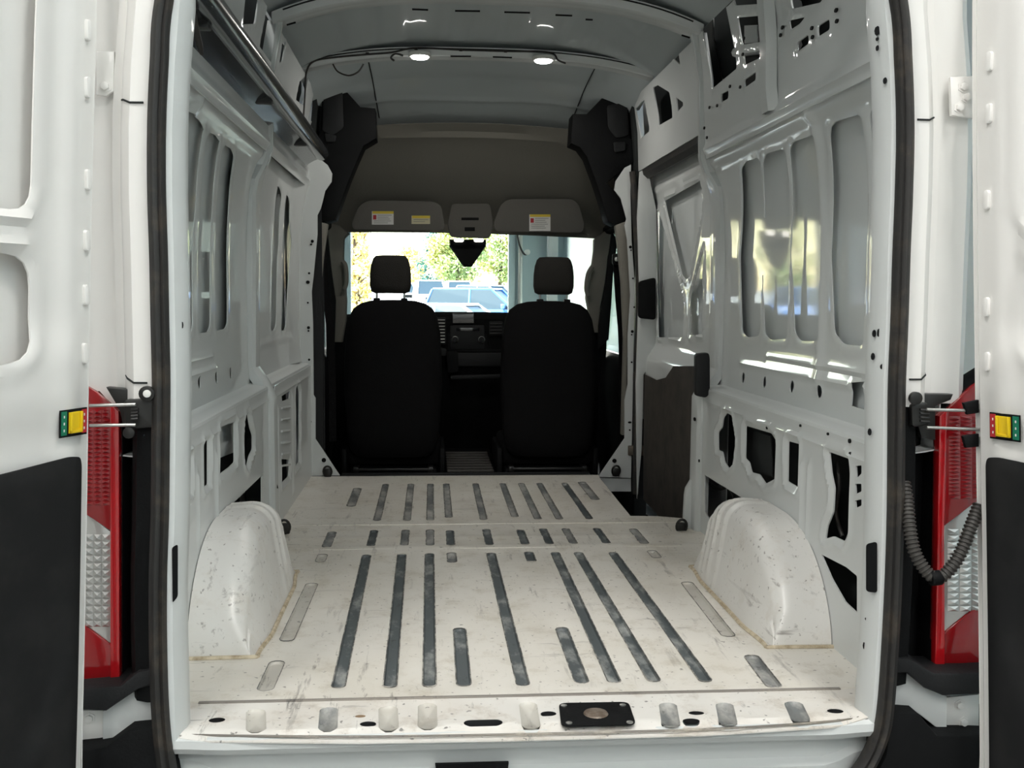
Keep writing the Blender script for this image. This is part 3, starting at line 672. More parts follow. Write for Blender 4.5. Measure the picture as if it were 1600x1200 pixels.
lower_panel(-1, YC+.06, YB, h2, wallL, rims=h2[1:3], ribs=((yatx(433, 680, -.85), .05, .5, .008, .012), (yatx(457, 680, -.85), .05, .5, .008, .012)), X=.85)
for k in range(6):
    py = 636+k*18; a = trace([(440, py+2), (453, py)], 'x', -.848); tube('cross_bead', a, .005, PAINT, wallL, 6)
# ---- raised-roof sides (cut-out frames above the belt)
def frame_sheet(s, y0, y1, z0, z1, holes, par):
    def fm(P):
        r = np.zeros(len(P))
        for h in holes: d = sdf(P, h); r -= .003*np.exp(-((d-.008)/.006)**2)
        r -= .012*np.exp(-((P[:, 1]-1.525)/.014)**2)
        return np.c_[s*(xup(P[:, 1])+r), P]
    sheet('roof_side_frame', [(y0, z0), (y1, z0), (y1, z1), (y0, z1)], holes, fm, PAINT, par, step=.0125, thick=.005, off=(s, 0, 0))
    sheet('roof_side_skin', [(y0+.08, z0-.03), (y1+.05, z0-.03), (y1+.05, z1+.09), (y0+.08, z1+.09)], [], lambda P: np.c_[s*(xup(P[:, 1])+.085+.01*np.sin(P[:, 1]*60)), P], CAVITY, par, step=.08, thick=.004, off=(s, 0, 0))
def yzc(pts, X): return round_poly(yz(pts, X), .012, 3)
UX = .848
fr = [yzc([(1110, 43), (1148, 8), (1153, 107), (1114, 139)], UX), yzc([(1162, 28), (1200, 24), (1201, 64), (1163, 70)], UX), yzc([(1164, 84), (1199, 78), (1190, 90), (1165, 102)], UX),
      yzc([(1160, -28), (1203, -40), (1203, 6), (1161, 9)], UX), yzc([(1235, 32), (1260, 27), (1252, 37), (1237, 47)], UX), yzc([(1240, -60), (1318, -60), (1285, 4), (1241, 14)], UX),
      yzc([(1127, 147), (1139, 141), (1138, 154), (1127, 160)], UX), yzc([(1163, 125), (1182, 112), (1181, 125), (1164, 137)], UX), yzc([(1191, 105), (1202, 98), (1201, 113), (1191, 119)], UX),
      yzc([(1246, 67), (1264, 53), (1264, 68), (1246, 81)], UX), yzc([(1278, 41), (1297, 29), (1297, 46), (1278, 58)], UX)]
frame_sheet(1, .04, YC-.02, 1.49, 1.97, fr, wallR)
fr2 = [yzc([(1058, 84), (1066, 77), (1072, 80), (1072, 102)], UX), yzc([(1029, 137), (1036, 133), (1051, 144), (1052, 184), (1031, 196)], UX), yzc([(1059, 152), (1069, 160), (1069, 165), (1060, 175)], UX), yzc([(1000, 170), (1014, 155), (1016, 205), (1002, 217)], UX), yzc([(1093, 87), (1098, 85), (1099, 120), (1094, 118)], UX)]
frame_sheet(1, YC-.02, YB, 1.60, 1.97, fr2, wallR)
fl = [yzc([(373, -10), (391, -10), (391, 37), (375, 38)], -UX), yzc([(404, -10), (425, 17), (423, 103), (401, 72)], -UX)]
frame_sheet(-1, .04, YC-.02, 1.49, 1.97, fl, wallL)
fl2 = [yzc([(430, 68), (435, 64), (434, 96), (430, 99)], -UX), yzc([(449, 60), (454, 57), (456, 70), (449, 80)], -UX), yzc([(460, 128), (468, 117), (471, 124), (470, 165), (459, 156)], -UX), yzc([(481, 140), (488, 150), (488, 190), (479, 188)], -UX)]
frame_sheet(-1, YC-.02, YB, 1.49, 1.97, fl2, wallL)
# inner beams behind the right cut-outs
for py in (12, 74): tube('inner_beam', trace([(1150, py+8), (1245, py-4)], 'x', .90), .018, PAINT, wallR, 8)
prism('inner_bracket', trace([(1163, 40), (1182, 39), (1184, 66), (1163, 68)], 'x', .885), (.004, 0, 0), PAINT, wallR)
# struts standing proud of the right frame
loft('upright', [[(x, y, z) for x, y in ((.85-dx, yatx(1207, 60, UX)+.055), (.825-dx, yatx(1207, 60, UX)+.03), (.825-dx, yatx(1207, 60, UX)-.03), (.85-dx, yatx(1207, 60, UX)-.06))] for z, dx in ((1.53, -.005), (1.6, .004), (1.75, .008), (1.97, .03))], PAINT, wallR, thick=.003)
# ---- C pillars
for s, par in ((1, wallR), (-1, wallL)):
    rows = []
    for z in list(np.linspace(0, 1.98, 34)):
        xo = .845 if z < .6 else (.862 if z < 1.4 else interp(z, [1.4, 1.52, 1.98], [.862, .838, .80])); xo = interp(z, [0, .56, .66, 1.35, 1.5, 1.8, 1.98], [.836, .838, .905, .895, .842, .832, .80])
        q_ = YC-.07 if z < 1.44 else YC-.02
        rows.append([(s*(xo+.05), q_, z), (s*(xo+.012), q_+.005, z), (s*xo, q_+.02, z), (s*(xo-.004), YC, z), (s*xo, YC+.04, z), (s*(xo+.015), YC+.055, z), (s*(xo+.06), YC+.06, z)])
    loft('pillar_c', rows, PAINT, par, thick=.003)
prism('pillar_foot', trace([(1087, 640), (1089, 700), (1086, 742), (1073, 764), (1071, 776), (1068, 836), (1100, 838), (1100, 640)], 'y', YC-.01), (0, .035, 0), PAINT, wallR, .004)
prism('pillar_foot', trace([(409, 640), (419, 650), (420, 722), (432, 765), (434, 834), (410, 835)], 'y', YC-.01), (0, .035, 0), PAINT, wallL, .004)
tube('foot_slit_line', trace([(421, 690), (421.5, 722), (433, 763)], 'y', YC-.015), .005, RUBBER, wallL, 6)  # dark tube drawn as the slit beside the pillar foot
# ---- B pillar flanges
bl = [(455, 205), (480, 226), (501, 249), (512, 258), (519, 271), (518, 284), (508, 298), (504, 315), (501, 326), (496, 336), (496, 366), (490, 430), (487, 455), (489, 505), (490, 600), (490, 617), (493, 622), (493, 686), (531, 743), (470, 744), (464, 690), (460, 600), (458, 450), (458, 366), (456, 300), (440, 250), (438, 215)]
prism('pillar_b', trace(bl, 'y', YB-.01), (0, .012, 0), PAINT, wallL)
br = [(962, 283), (976, 262), (986, 257), (985, 300), (987, 377), (992, 445), (990, 550), (988, 640), (987, 700), (986, 747), (935, 745), (976, 685), (976, 625), (981, 600), (981, 525), (985, 462), (980, 375), (976, 352), (979, 342), (970, 310), (960, 297)]
prism('pillar_b', trace(br, 'y', YB-.01), (0, .012, 0), PAINT, wallR)
hole_discs(wallL, [(488, 377, 'y', YB-.012, .008, .008), (486, 382, 'y', YB-.012, .005, .005), (483, 427, 'y', YB-.012, .006, .006), (481, 441, 'y', YB-.012, .009, .010), (481, 473, 'y', YB-.012, .005, .005), (482, 512, 'y', YB-.012, .008, .008), (482, 517, 'y', YB-.012, .005, .005), (483, 562, 'y', YB-.012, .006, .006), (483, 602, 'y', YB-.012, .006, .006), (484, 659, 'y', YB-.012, .007, .010), (484, 671, 'y', YB-.012, .006, .006),
                  (506, 719, 'y', YB-.012, .012, .012), (436, 210, 'x', -.868, .028, .012), (418, 182, 'x', -.85, .03, .010), (348, 60, 'x', -.85, .006, .006), (396, 55, 'x', -.845, .006, .006)])
hole_discs(wallR, [(985, 386, 'y', YB-.012, .008, .008), (986, 391, 'y', YB-.012, .004, .004), (989, 435, 'y', YB-.012, .005, .005), (991, 480, 'y', YB-.012, .005, .005), (988, 518, 'y', YB-.012, .008, .008), (987, 523, 'y', YB-.012, .004, .004), (987, 566, 'y', YB-.012, .005, .005), (984, 660, 'y', YB-.012, .006, .010), (984, 672, 'y', YB-.012, .005, .005), (960, 720, 'y', YB-.012, .012, .012),
                  (1085, 655, 'x', .83, .008, .014), (1092, 720, 'x', .832, .006, .006)]
          + [(x, y, 'x', .838, .006, .010) for x, y in ((1108, 168), (1120, 165), (1100, 200), (1104, 215), (1156, 136), (1140, 135), (1162, 60), (1160, 85), (1222, 43), (1219, 55), (1268, 44), (1269, 58), (1306, 16), (1307, 33))]
          + [(x, y, 'x', .912, .006, .009) for x, y in ((1323, 60), (1269, 94), (1233, 118), (1183, 147))]
          + [(1109, 205, 'x', .856, .035, .012), (1167, 655, 'x', .855, .006, .007), (1198, 668, 'x', .855, .006, .007), (1250, 665, 'x', .855, .004, .005), (1293, 678, 'x', .855, .004, .005), (1327, 689, 'x', .855, .006, .007), (1328, 709, 'x', .855, .005, .006)])
# ---- rear corner posts, door jambs
def corner(s, par):
    zs = np.linspace(-.12, 1.75, 60)
    def row(z, pr): b = seal_x(min(max(z, 0), 1.57), s); return [(b+s*dx, y, z) for dx, y in pr]
    inner = [(.014, -.012), (-.016, -.02), (-.026, -.016), (-.034, -.002), (-.040, .02), (-.042, .045), (-.030, .07), (.02, .085), (.05, .09)]
    loft('rear_post', [row(z, inner) for z in zs if z > -.05], PAINT, par, thick=-.004)
    jam = [(.012, -.012), (.03, -.018), (.058, -.016), (.075, .0), (.088, .03), (.106, .034), (.112, .055), (.15, .058), (.18, .05), (.195, .06), (.20, .2)]
    loft('door_jamb', [row(z, jam) for z in zs if z > .70], DOORW, par, thick=-.004)
    lowj = [(.012, -.012), (.03, -.012), (.055, .0), (.075, .04), (.082, .11), (.15, .14), (.24, .15)]
    loft('jamb_cover', [row(z, lowj) for z in zs if .06 < z < .73], PLAST, par, thick=-.004)
    # joint lines pressed into the jamb
    for z in ((1.325, .765) if s > 0 else (1.325, .755)):
        b = seal_x(z, s); tube('seam_line', [(b+s*.03, -.0195, z), (b+s*.058, -.0175, z), (b+s*.075, -.001, z+.008), (b+s*.085, .025, z+.012)], .0022, CAVITY, par, 6)
corner(-1, wallL); corner(1, wallR)
# black discs and plates put in as shade of post holes and access openings
hole_discs(wallR, [(1371, 48, 'y', .002, .010, .006), (1371, 61, 'y', .002, .004, .003), (1371, 75, 'y', .002, .006, .003), (1383, 126, 'y', -.01, .007, .004), (1366, 521, 'y', .008, .008, .004), (1373, 520, 'y', .0, .009, .003), (1364, 557, 'y', .008, .008, .004), (1378, 573, 'y', -.01, .006, .003), (1359, 675, 'y', .01, .008, .004), (1357, 947, 'y', .02, .010, .005), (1354, 967, 'y', .02, .005, .003), (1352, 1009, 'y', .02, .010, .005), (1353, 1083, 'y', .02, .011, .005), (1362, 1025, 'y', .005, .02, .0015)])
hole_discs(wallL, [(279, 672, 'y', .0, .010, .004), (275, 830, 'y', -.004, .008, .003), (274, 958, 'y', -.004, .009, .003), (275, 1024, 'y', -.004, .009, .003), (276, 1100, 'y', -.004, .011, .003), (284, 508, 'y', .0, .008, .003), (277, 548, 'y', .0, .008, .003), (273, 97, 'y', -.01, .006, .003)])
prism('access_opening_shade', trace(round_poly([(1353, 850), (1370, 846), (1370, 926), (1353, 924)], 5), 'y', -.010), (0, -.002, 0), PLAST, wallR)
prism('access_opening_shade', trace(round_poly([(269, 855), (278, 850), (278, 932), (270, 942)], 4), 'y', -.021), (0, -.002, 0), PLAST, wallL)
# outer body side (what a step to the side would see)
for s, par in ((1, wallR), (-1, wallL)):
    rows = [[(s*(interp(z, [-.1, .3, 1.0, 1.5, 2.15], [1.01, 1.03, 1.03, .985, .90])), y, z) for z in np.linspace(-.12, 2.12, 16)] for y in (.2, .9, 1.9, 3.22)]
    loft('body_side', rows, DOORW, par, thick=.003)
# ---- weather seal round the rear opening
ws = thing('weatherstrip', 'black rubber weatherstrip framing the rear door opening', 'seal', (0, -.02, 0))
top = [(-.70, -.02, 1.80), (-.55, -.02, 1.88), (.55, -.02, 1.88), (.70, -.02, 1.80)]
pth = [tuple(p) for p in sl[::-1]]+top+[tuple(p) for p in sr]
pp = smooth_path(pth, 6)
def seal_row(i):
    p = np.array(pp[i]); t = np.array(pp[min(i+1, len(pp)-1)])-np.array(pp[max(i-1, 0)]); t /= np.linalg.norm(t); nrm = np.array([-t[2], 0, t[0]])   # in the XZ plane
    pr = [(-.018, .012), (-.0185, -.012), (-.012, -.020), (-.005, -.016), (-.003, -.020), (.004, -.023), (.011, -.019), (.013, -.014), (.018, -.010), (.0185, .012)]
    return [p+nrm*a+np.array([0, b, 0]) for a, b in pr]
loft('rubber_profile', [seal_row(i) for i in range(len(pp))], RUBBER, ws, closed=True, caps=True, angle=50)
# ================================================================== ceiling
ceil = struct('ceiling', 'grey-white ribbed steel roof panel of the cargo bay', 'ceiling')
def roofz(x, y): return np.interp(y, [0, 1.9, 2.8, 3.2, 3.6, 3.8], [2.145, 2.155, 2.135, 2.06, 1.945, 1.88])-.14*(np.abs(x)/.84)**3.2
def roof_map(P):
    z = roofz(P[:, 0], P[:, 1])
    for k in (-.62, -.45, -.18, .08, .36, .55): z -= .008*(sstep(P[:, 0], k, k+.012)-sstep(P[:, 0], k+.1, k+.112))*(P[:, 1] < 2.75)*(P[:, 1] > 1.98)
    z -= .006*np.exp(-((P[:, 1]-3.42-.02*np.cos(P[:, 0]*4))/.018)**2)
    return np.c_[P, z]
sheet('roof_panel', [(-.85, .0), (.85, .0), (.85, 3.2), (.58, 3.72), (-.56, 3.72), (-.85, 3.2)], [], roof_map, ROOFP, ceil, step=.02, thick=.004, off=(0, 0, 1))
for x0, x1 in ((-.535, -.515), (.575, .545)):
    tube('panel_seam', [(lerp(x0, x1, t), lerp(2.9, 3.6, t), float(roofz(lerp(x0, x1, t), lerp(2.9, 3.6, t)))-.002) for t in np.linspace(0, 1, 9)], .003, CAVITY, ceil, 6)
def bow(y, wdt, drop, zc, ze, name, lab):
    xs = np.linspace(-.83, .83, 41); rows = []
    for x in xs:
        z = zc-(zc-ze)*abs(x/.83)**3
        rows.append([(x, y-wdt*.62, z+drop+.02), (x, y-wdt*.5, z+.004), (x, y-wdt*.42, z), (x, y-wdt*.1, z+.003), (x, y+wdt*.1, z+.003), (x, y+wdt*.42, z), (x, y+wdt*.5, z+.004), (x, y+wdt*.62, z+drop+.02)])
    loft(name, rows, PAINT, ceil, thick=-.002, label=lab)
    tube('bow_shade_line', [(x, y-wdt*.60, zc-(zc-ze)*abs(x/.83)**3+drop+.012) for x in xs[1:-1]], .003, CAVITY, ceil, 6)  # dark tube laid in for the shade where bow meets roof
bow(YC+.02, .11, .02, 2.085, 1.965, 'roof_bow', 'roof bow nearest the rear doors')
bow(2.82, .09, .02, 2.068, 1.99, 'roof_bow', 'roof bow carrying the two dome lamps')
bow(.35, .10, .02, 2.07, 1.96, 'roof_bow', None)
hole_discs(ceil, [(x, y, 'z', 2.08, .006, .006) for x, y in ((467, 21), (472, 20), (558, 10), (645, 4), (728, 6), (768, 7), (772, 7), (893, 15), (977, 30), (1059, 41), (1063, 43))]+[(x, y, 'z', 2.066, .006, .006) for x, y in ((1000, 107), (1004, 108), (930, 95))])
shadem = PLAST
for x0, y0_, x1, y1_, yy in ((644, 14.5, 669, 15.5, YC-.03), (711, 17, 750, 17.5, YC-.03), (788, 19, 828, 20, YC-.03), (868, 23.5, 894, 24.5, YC-.03), (915, 30.5, 926, 31, YC-.03), (1065, 55, 1078, 59, YC-.03), (448, 39, 462, 35, YC-.03), (704, 88, 736, 88, 2.775), (770, 89, 800, 90, 2.775), (945, 86, 1015, 100, 2.79), (995, 14, 1078, 31, YC-.03), (486, 80, 560, 73, 2.79), (454, 9, 538, 0, YC-.02)):
    tube('slot_shade', trace([(x0, y0_), (x1, y1_)], 'y', yy), .0035, shadem, ceil, 6)  # black tubes put in for the shade inside the bow slots
for (px, py), lab in zip(((656, 87), (849, 93)), ('lit round dome lamp left on the front roof bow', 'lit round dome lamp right on the front roof bow')):
    p = on(px, py, 'z', 2.062); t = thing('dome_lamp', lab, 'lamp', tuple(p), 'dome lamps on the roof bow')
    lathe('bezel', [(.05, .012), (.052, .0), (.046, -.006), (.04, -.004)], WHITEP, t, Matrix.Translation(Vector(p)), 24)
    lathe('lens', [(.043, -.003), (.038, -.012), (.02, -.017), (.003, -.018)], LAMPE, t, Matrix.Translation(Vector(p)), 24)
    ld = bpy.data.lights.new('dome_glow', 'AREA'); ld.shape = 'DISK'; ld.size = .07; ld.energy = DOME_W; ld.color = (1, .95, .88)
    lo = bpy.data.objects.new('dome_glow', ld); lo.location = Vector(p)-Vector((0, 0, .022)); place(lo, t)
wr_ = thing('ceiling_wire', 'thin black wire clipped along the front roof bow', 'wire', tuple(on(500, 90, 'y', 2.77)))
tube('cable', smooth_path(trace([(473, 200), (475, 170), (477, 140), (479, 112), (490, 96), (520, 90), (575, 85), (612, 82), (650, 75), (720, 78), (790, 80), (858, 82), (872, 94), (884, 99)], 'y', 2.765), 5), .0045, RUBBER, wr_, 6)
for a in ((574, 84), (720, 78), (790, 80), (650, 76)): box('clip', tuple(on(*a, 'y', 2.76)-np.array([.008, .004, .006])), tuple(on(*a, 'y', 2.76)+np.array([.008, .006, .006])), RUBBER, wr_, .002)
tube('tail', smooth_path(trace([(520, 100), (528, 112), (545, 118), (560, 112), (568, 100)], 'y', 2.80), 5), .004, RUBBER, wr_, 6)
tube('tail', smooth_path(trace([(630, 87), (618, 84), (611, 90), (616, 95)], 'y', 2.775), 5), .005, RUBBER, wr_, 6)
# ---- tube along the upper left wall
tb = thing('roof_rail_tube', 'long glossy dark tube running along the upper left wall', 'tube', (-.76, .1, 1.6))
pt = []
for y, (px, py) in zip((.15, .8, 1.6, 2.3, 3.0), ((305, 0),)*5): pt.append((-.768, y, 1.648-.012*y/3))
tube('barrel', smooth_path(pt, 6), .035, BLACKTUBE, tb, 20)
loft('tray_lip', [[(-.868, y, 1.572), (-.84, y, 1.597), (-.815, y, 1.612), (-.79, y, 1.622), (-.782, y, 1.618)] for y in np.linspace(.12, 3.1, 12)], BLACKTUBE, tb, thick=.003)
for y in (.5, 1.5, 2.5): box('bracket', (-.86, y-.02, 1.60), (-.78, y+.02, 1.625), DARKM, tb, .004)
st = thing('loose_strap', 'short black strap dangling from the upper left corner', 'strap', tuple(on(300, 0, 'x', -.83)))
V = smooth_path(trace([(297, -10), (300, 15), (305, 45), (312, 72), (315, 85)], 'x', -.80), 5)
tube('webbing', V, [.004+.006*math.sin(math.pi*i/(len(V)-1)) for i in range(len(V))], RUBBER, st, 8)
# ---- tie-down rings on the floor edge
def dring(px, py, y, sx, lab, r=.028):
    p = on(px, py, 'y', y); t = thing('tie_down_ring', lab, 'ring', tuple(p), 'black tie-down rings')
    a = [(p[0]+r*.75*math.cos(k*math.pi/8), p[1]-.012-.006*math.sin(k*math.pi/8), p[2]+r*math.sin(k*math.pi/8)) for k in range(16)]
    tube('ring', a, .0055, GREASE, t, 8, closed=True)
    box('bracket', (p[0]-.018, p[1]-.012, p[2]-.03), (p[0]+.02, p[1]+.012, p[2]+.012), GREASE, t, .005)
dring(445, 822, 1.84, -1, 'black tie-down ring in front of the left wheel arch'); dring(512, 736, YB-.03, -1, 'black tie-down ring at the left pillar foot')
dring(962, 735, YB-.03, 1, 'black tie-down ring at the right pillar foot'); dring(1064, 821, 1.86, 1, 'black tie-down ring at the sliding door edge')
# ---- sliding door (right)
dr3 = struct('door_3', 'closed white sliding side door with brown hardboard panel', 'door')
DX = .945
def poly_yz(pts, x=DX, r=.015): return round_poly(yz(pts, x), r, 4)
hA = poly_yz([(1039, 314), (1096, 282), (1099, 325), (1079, 432), (1072, 437), (1066, 430)]); hB = poly_yz([(1025, 332), (1030, 330), (1062, 440), (1069, 470), (1069, 527), (1029, 527)]); hC = poly_yz([(1099, 390), (1099, 522), (1077, 524), (1080, 460)])
def dmap(P):
    r = np.zeros(len(P))
    for h in (hA, hB, hC): d = sdf(P, h); r -= .008*np.exp(-((d-.012)/.009)**2)
    r -= .05*(1-sstep(P[:, 1], .60, .72)); r += -.01*np.exp(-((P[:, 1]-1.5)/.01)**2)-.012*sstep(P[:, 1], 1.42, 1.5)
    return np.c_[DX+r, P]
sheet('inner_panel', [(YC+.03, .30), (YB+.02, .30), (YB+.02, 1.60), (YC+.03, 1.60)], [hA, hB, hC], dmap, PAINT, dr3, step=.016, thick=.003, off=(1, 0, 0))
sheet('outer_skin', [(YC, -.1), (YB+.05, -.1), (YB+.05, 1.62), (YC, 1.62)], [], lambda P: np.c_[DX+.035+.002*np.sin(P[:, 0]*5), P], SKIN, dr3, step=.07, thick=.004, off=(1, 0, 0))
bz = [on(x, y, 'x', .888) for x, y in ((1006, 585), (1025, 594), (1040, 590), (1052, 572), (1095, 572), (1095, 840), (1062, 832), (1030, 808), (1005, 780))]
prism('hardboard', bz, (.006, 0, 0), BOARD, dr3, label='brown scuffed hardboard lining')
prism('door_edge', trace([(1000, 268), (1012, 262), (1026, 330), (1026, 560), (1006, 585), (1003, 700), (996, 780), (994, 600), (999, 440), (996, 340)], 'y', YB-.07), (0, .03, 0), PAINT, dr3, .003)
prism('latch_cover', trace(round_poly([(998, 440), (1025, 433), (1025, 500), (998, 497)], 6), 'y', YB-.11), (0, .03, 0), PLAST, dr3, .004)
box('lower_hinge', tuple(on(982, 712, 'y', YB-.03)), tuple(on(1007, 697, 'y', YB-.03)+np.array([0, .04, 0])), mat('rusty_bracket', (.12, .10, .08), .6, metal=.4), dr3, .004)
box('roller_bracket', tuple(on(990, 596, 'y', YB-.03)), tuple(on(1003, 582, 'y', YB-.03)+np.array([0, .04, 0])), DARKM, dr3, .004)
tube('edge_seal', smooth_path(trace([(988, 268), (991, 300), (994, 360), (998, 440), (997, 520), (995, 600), (994, 700), (993, 772)], 'y', YB-.035), 5), .016, RUBBER, dr3, 10)
loft('header_seal', [[(.862, y, 1.612), (.856, y, 1.60), (.862, y, 1.575), (.885, y, 1.555), (.91, y, 1.56)] for y in np.linspace(YC+.05, YB-.02, 8)], RUBBER, dr3, thick=.004)
sheet('step_well', [(p[0], p[1]) for p in well]+[(.93, well[3][1]), (.93, YB), (.67, YB)], [], lambda P: np.c_[P, np.full(len(P), -.22)], PLAST, dr3, step=.1, thick=.01, off=(0, 0, -1))
wz = [(well[0][0], well[0][1]), (well[1][0], well[1][1]), (well[2][0], well[2][1]), (well[3][0], well[3][1]), (.93, well[3][1]-.0)]
loft('step_riser', [[(x, y, -.001) for x, y in wz], [(x, y, -.22) for x, y in wz]], PLAST, dr3, thick=.002)
prism('step_trim', trace([(936, 747), (986, 748), (986, 768), (950, 768)], 'y', YB-.002), (0, .01, 0), PAINT, dr3)
gh = thing('grab_handle', 'dark grey padded grab handle on the sliding door pillar', 'handle', tuple(on(1098, 585, 'y', YC-.1)))
bm = bmesh.new(); P = trace(round_poly([(1088, 553), (1108, 551), (1110, 560), (1110, 612), (1105, 622), (1088, 619)], 5), 'y', YC-.14); add_prism(bm, P, (0, .045, 0), .008); bmobj('pad', bm, PLAST2, gh)

# ================================================================== open rear doors
PHI = math.radians(65.6)
def rear_door(s, name, lab, px_edge):
    H = on(px_edge, 600, 'y', -.035); H[2] = 0
    u = np.array([s*math.cos(PHI), -math.sin(PHI), 0]); n = np.array([-s*math.sin(PHI), -math.cos(PHI), 0])   # n: inner face, towards the opening
    d = struct(name, lab, 'door')
    ee = [(163, 0), (157, 150), (152, 300), (150, 450), (150, 600), (148, 700), (144, 900), (139, 1000), (138, 1190)] if s < 0 else [(1512, 0), (1512, 150), (1513, 300), (1514, 450), (1516, 600), (1519, 700), (1520, 900), (1523, 1000), (1524, 1190)]
    eq = sorted((float(p[2]), float((p-H)@u)) for p in (onpl(*q, H, n) for q in ee)); ez = [q[0] for q in eq]; ev = [q[1] for q in eq]
    pol = np.polyfit(ez, ev, 3)
    def lean(z): z = np.clip(z, ez[0], ez[-1]); return np.polyval(pol, z)
    def loc(px, py):
        p = onpl(px, py, H, n); return ((p-H)@u-float(lean(p[2])), p[2])
    def up(pts): return [loc(*p) for p in pts]
    def tum(z): return np.interp(z, [-.5, .2, .8, 1.2, 1.8], [0, .0, .0, -.004, -.03])
    def mp(P, r):
        return H[None, :]+np.outer(P[:, 0]+lean(P[:, 1]), u)+np.outer(r, n)+np.c_[np.zeros((len(P), 2)), P[:, 1]]
    Wd = .74; z0, z1 = -.42, 1.82
    if s < 0:
        e1 = loc(51, 200)[0]; e2 = loc(46, 440)[0]; zt = loc(45, 330)[1]; zb0 = loc(44, 398)[1]; zb1 = loc(30, 545)[1]; ep = loc(124, 900)[0]+.013; zp = loc(118, 710)[1]
    else:
        e1 = .135; e2 = .14; zt = D_REF['zt']; zb0 = D_REF['zb0']; zb1 = D_REF['zb1']; ep = loc(1549, 900)[0]; zp = loc(1552, 712)[1]
    D_REF.update(zt=zt, zb0=zb0, zb1=zb1)
    r1 = round_poly([(e1, zt), (Wd-.1, zt), (Wd-.1, 1.72), (e1, 1.72)], .05); r2 = round_poly([(e2, zb1-.02), (Wd-.1, zb1-.06), (Wd-.1, zb0), (e2, zb0)], .06)
    def relief(P):
        r = np.zeros(len(P))
        r -= .018*(1-sstep(P[:, 0], .012, .022))              # outer flange step
        r += .010*np.exp(-((P[:, 0]-.075)/.035)**2)
        for h in (r1, r2):
            dd = sdf(P, h); r += .006*np.exp(-((dd-.016)/.012)**2)
        zz = P[:, 1]
        for zc, w, a in ((zt-.018, .010, .010), (zb0+.022, .012, .012)): r += a*np.exp(-((zz-zc)/w)**2)*sstep(P[:, 0], e1-.015, e1+.005)
        r += .016*sstep(zz, zp+.03, zp+.12)*(1-sstep(zz, zb1-.03, zb1+.06))*sstep(P[:, 0], .03, .12)
        return r
    sheet('inner_panel', [(0, z0), (Wd, z0), (Wd, z1), (0, z1)], [r1, r2], lambda P: mp(P, relief(P)), DOORW, d, step=.016, thick=.004, off=-n)
    sheet('outer_skin', [(0, z0), (Wd, z0), (Wd, z1), (0, z1)], [], lambda P: mp(P, np.full(len(P), -.035)), DOORW, d, step=.12, thick=.004, off=-n)
    loft('edge_flange', [[H+u*float(lean(z))+n*(-.018)+np.array([0, 0, z]), H+u*float(lean(z)-.004)+n*(-.026)+np.array([0, 0, z]), H+u*float(lean(z)+.002)+n*(-.037)+np.array([0, 0, z])] for z in np.linspace(z0, z1, 20)], DOORW, d, thick=.002)
    # lower lining
    lin = round_poly([(ep, z0), (Wd-.06, z0), (Wd-.06, zp-.03), (ep+.03, zp), (ep+.004, zp-.004), (ep, zp-.02)], .012)
    def lrel(P):
        q = sdf(P, lin); dome = .012*(1-sstep(np.hypot((P[:, 0]-ep-.20)/.17, (P[:, 1]-.24)/.24), .7, 1.0))
        return .006*sstep(-q, 0, .012)-dome*.9+.012
    sheet('lining', lin, [], lambda P: mp(P, lrel(P)+.002), DOORPAD, d, step=.018, thick=.004, off=-n, label='black plastic lower door lining')
    # bump stops along the hinge edge
    bl = ((131, 48), (131, 137), (133, 281), (131, 376), (130, 461), (128, 552)) if s < 0 else ((1552, 97), (1551, 178), (1547, 313), (1546, 480), (1548, 565))
    for px, py in bl:
        a, z = loc(px, py); base = H+u*(a+float(lean(z)))+np.array([0, 0, z]); m = frame(base+n*float(relief(np.array([[a, z]]))[0]), n, (0, 0, 1))
        rr = rrect(.021, .007, .0068, 4); rows = []
        for k, h in ((1.0, -.002), (1.0, .005), (.85, .0085), (.45, .0095)): rows.append([tuple(m @ Vector((x*(.7+.3*k) if k < 1 else x, y*k, h))) for x, y in rr])
        loft('bump_stop', rows, DOORW, d, closed=True, caps=True)
    # coloured release lever
    bx = up([(83, 641), (124, 636), (124, 677), (83, 684)]) if s < 0 else up([(1555, 644), (1606, 649), (1606, 690), (1555, 684)])
    a0, a1 = min(p[0] for p in bx), max(p[0] for p in bx); b0, b1 = min(p[1] for p in bx), max(p[1] for p in bx)
    if s > 0: a1 = a0+D_REF['bw']
    else: D_REF['bw'] = a1-a0
    rb = float(relief(np.array([[(a0+a1)/2, (b0+b1)/2]]))[0])
    def W3(a, z, h): return H+u*(a+float(lean(z)))+n*(rb+h)+np.array([0, 0, z])
    def plate(nm, x0, x1, y0_, y1_, h0, h1, m, bev=.001): prism(nm, [W3(x0, y0_, h0), W3(x1, y0_, h0), W3(x1, y1_, h0), W3(x0, y1_, h0)], n*(h1-h0), m, lev, bev)
    lev = thing('door_release', ('yellow door release lever with green and red plate on the left door' if s < 0 else 'yellow door release lever with green and red plate on the right door'), 'lever', tuple(W3((a0+a1)/2, b0, 0)))
    ww = a1-a0; hh = b1-b0
    plate('bezel', a0, a1, b0, b1, .001, .006, PLAST)
    if s < 0: g0, g1, q0, q1 = a0+ww*.78, a1-.001, a0+.002, a0+ww*.22
    else: g0, g1, q0, q1 = a0+ww*.78, a1-.001, a0+.002, a0+ww*.22
    plate('green_label', g0, g1, b0+.004, b1-.003, .006, .0068, GRN, 0); plate('red_label', q0, q1, b0+.004, b1-.003, .006, .0068, REDLAB, 0)
    for k in range(3):
        zz = b0+hh*(.25+.25*k)
        for c in ((g0+g1)/2, (q0+q1)/2): plate('print_mark', c-.0015, c+.0015, zz-.0025, zz+.0025, .0068, .0071, WHITEP, 0)
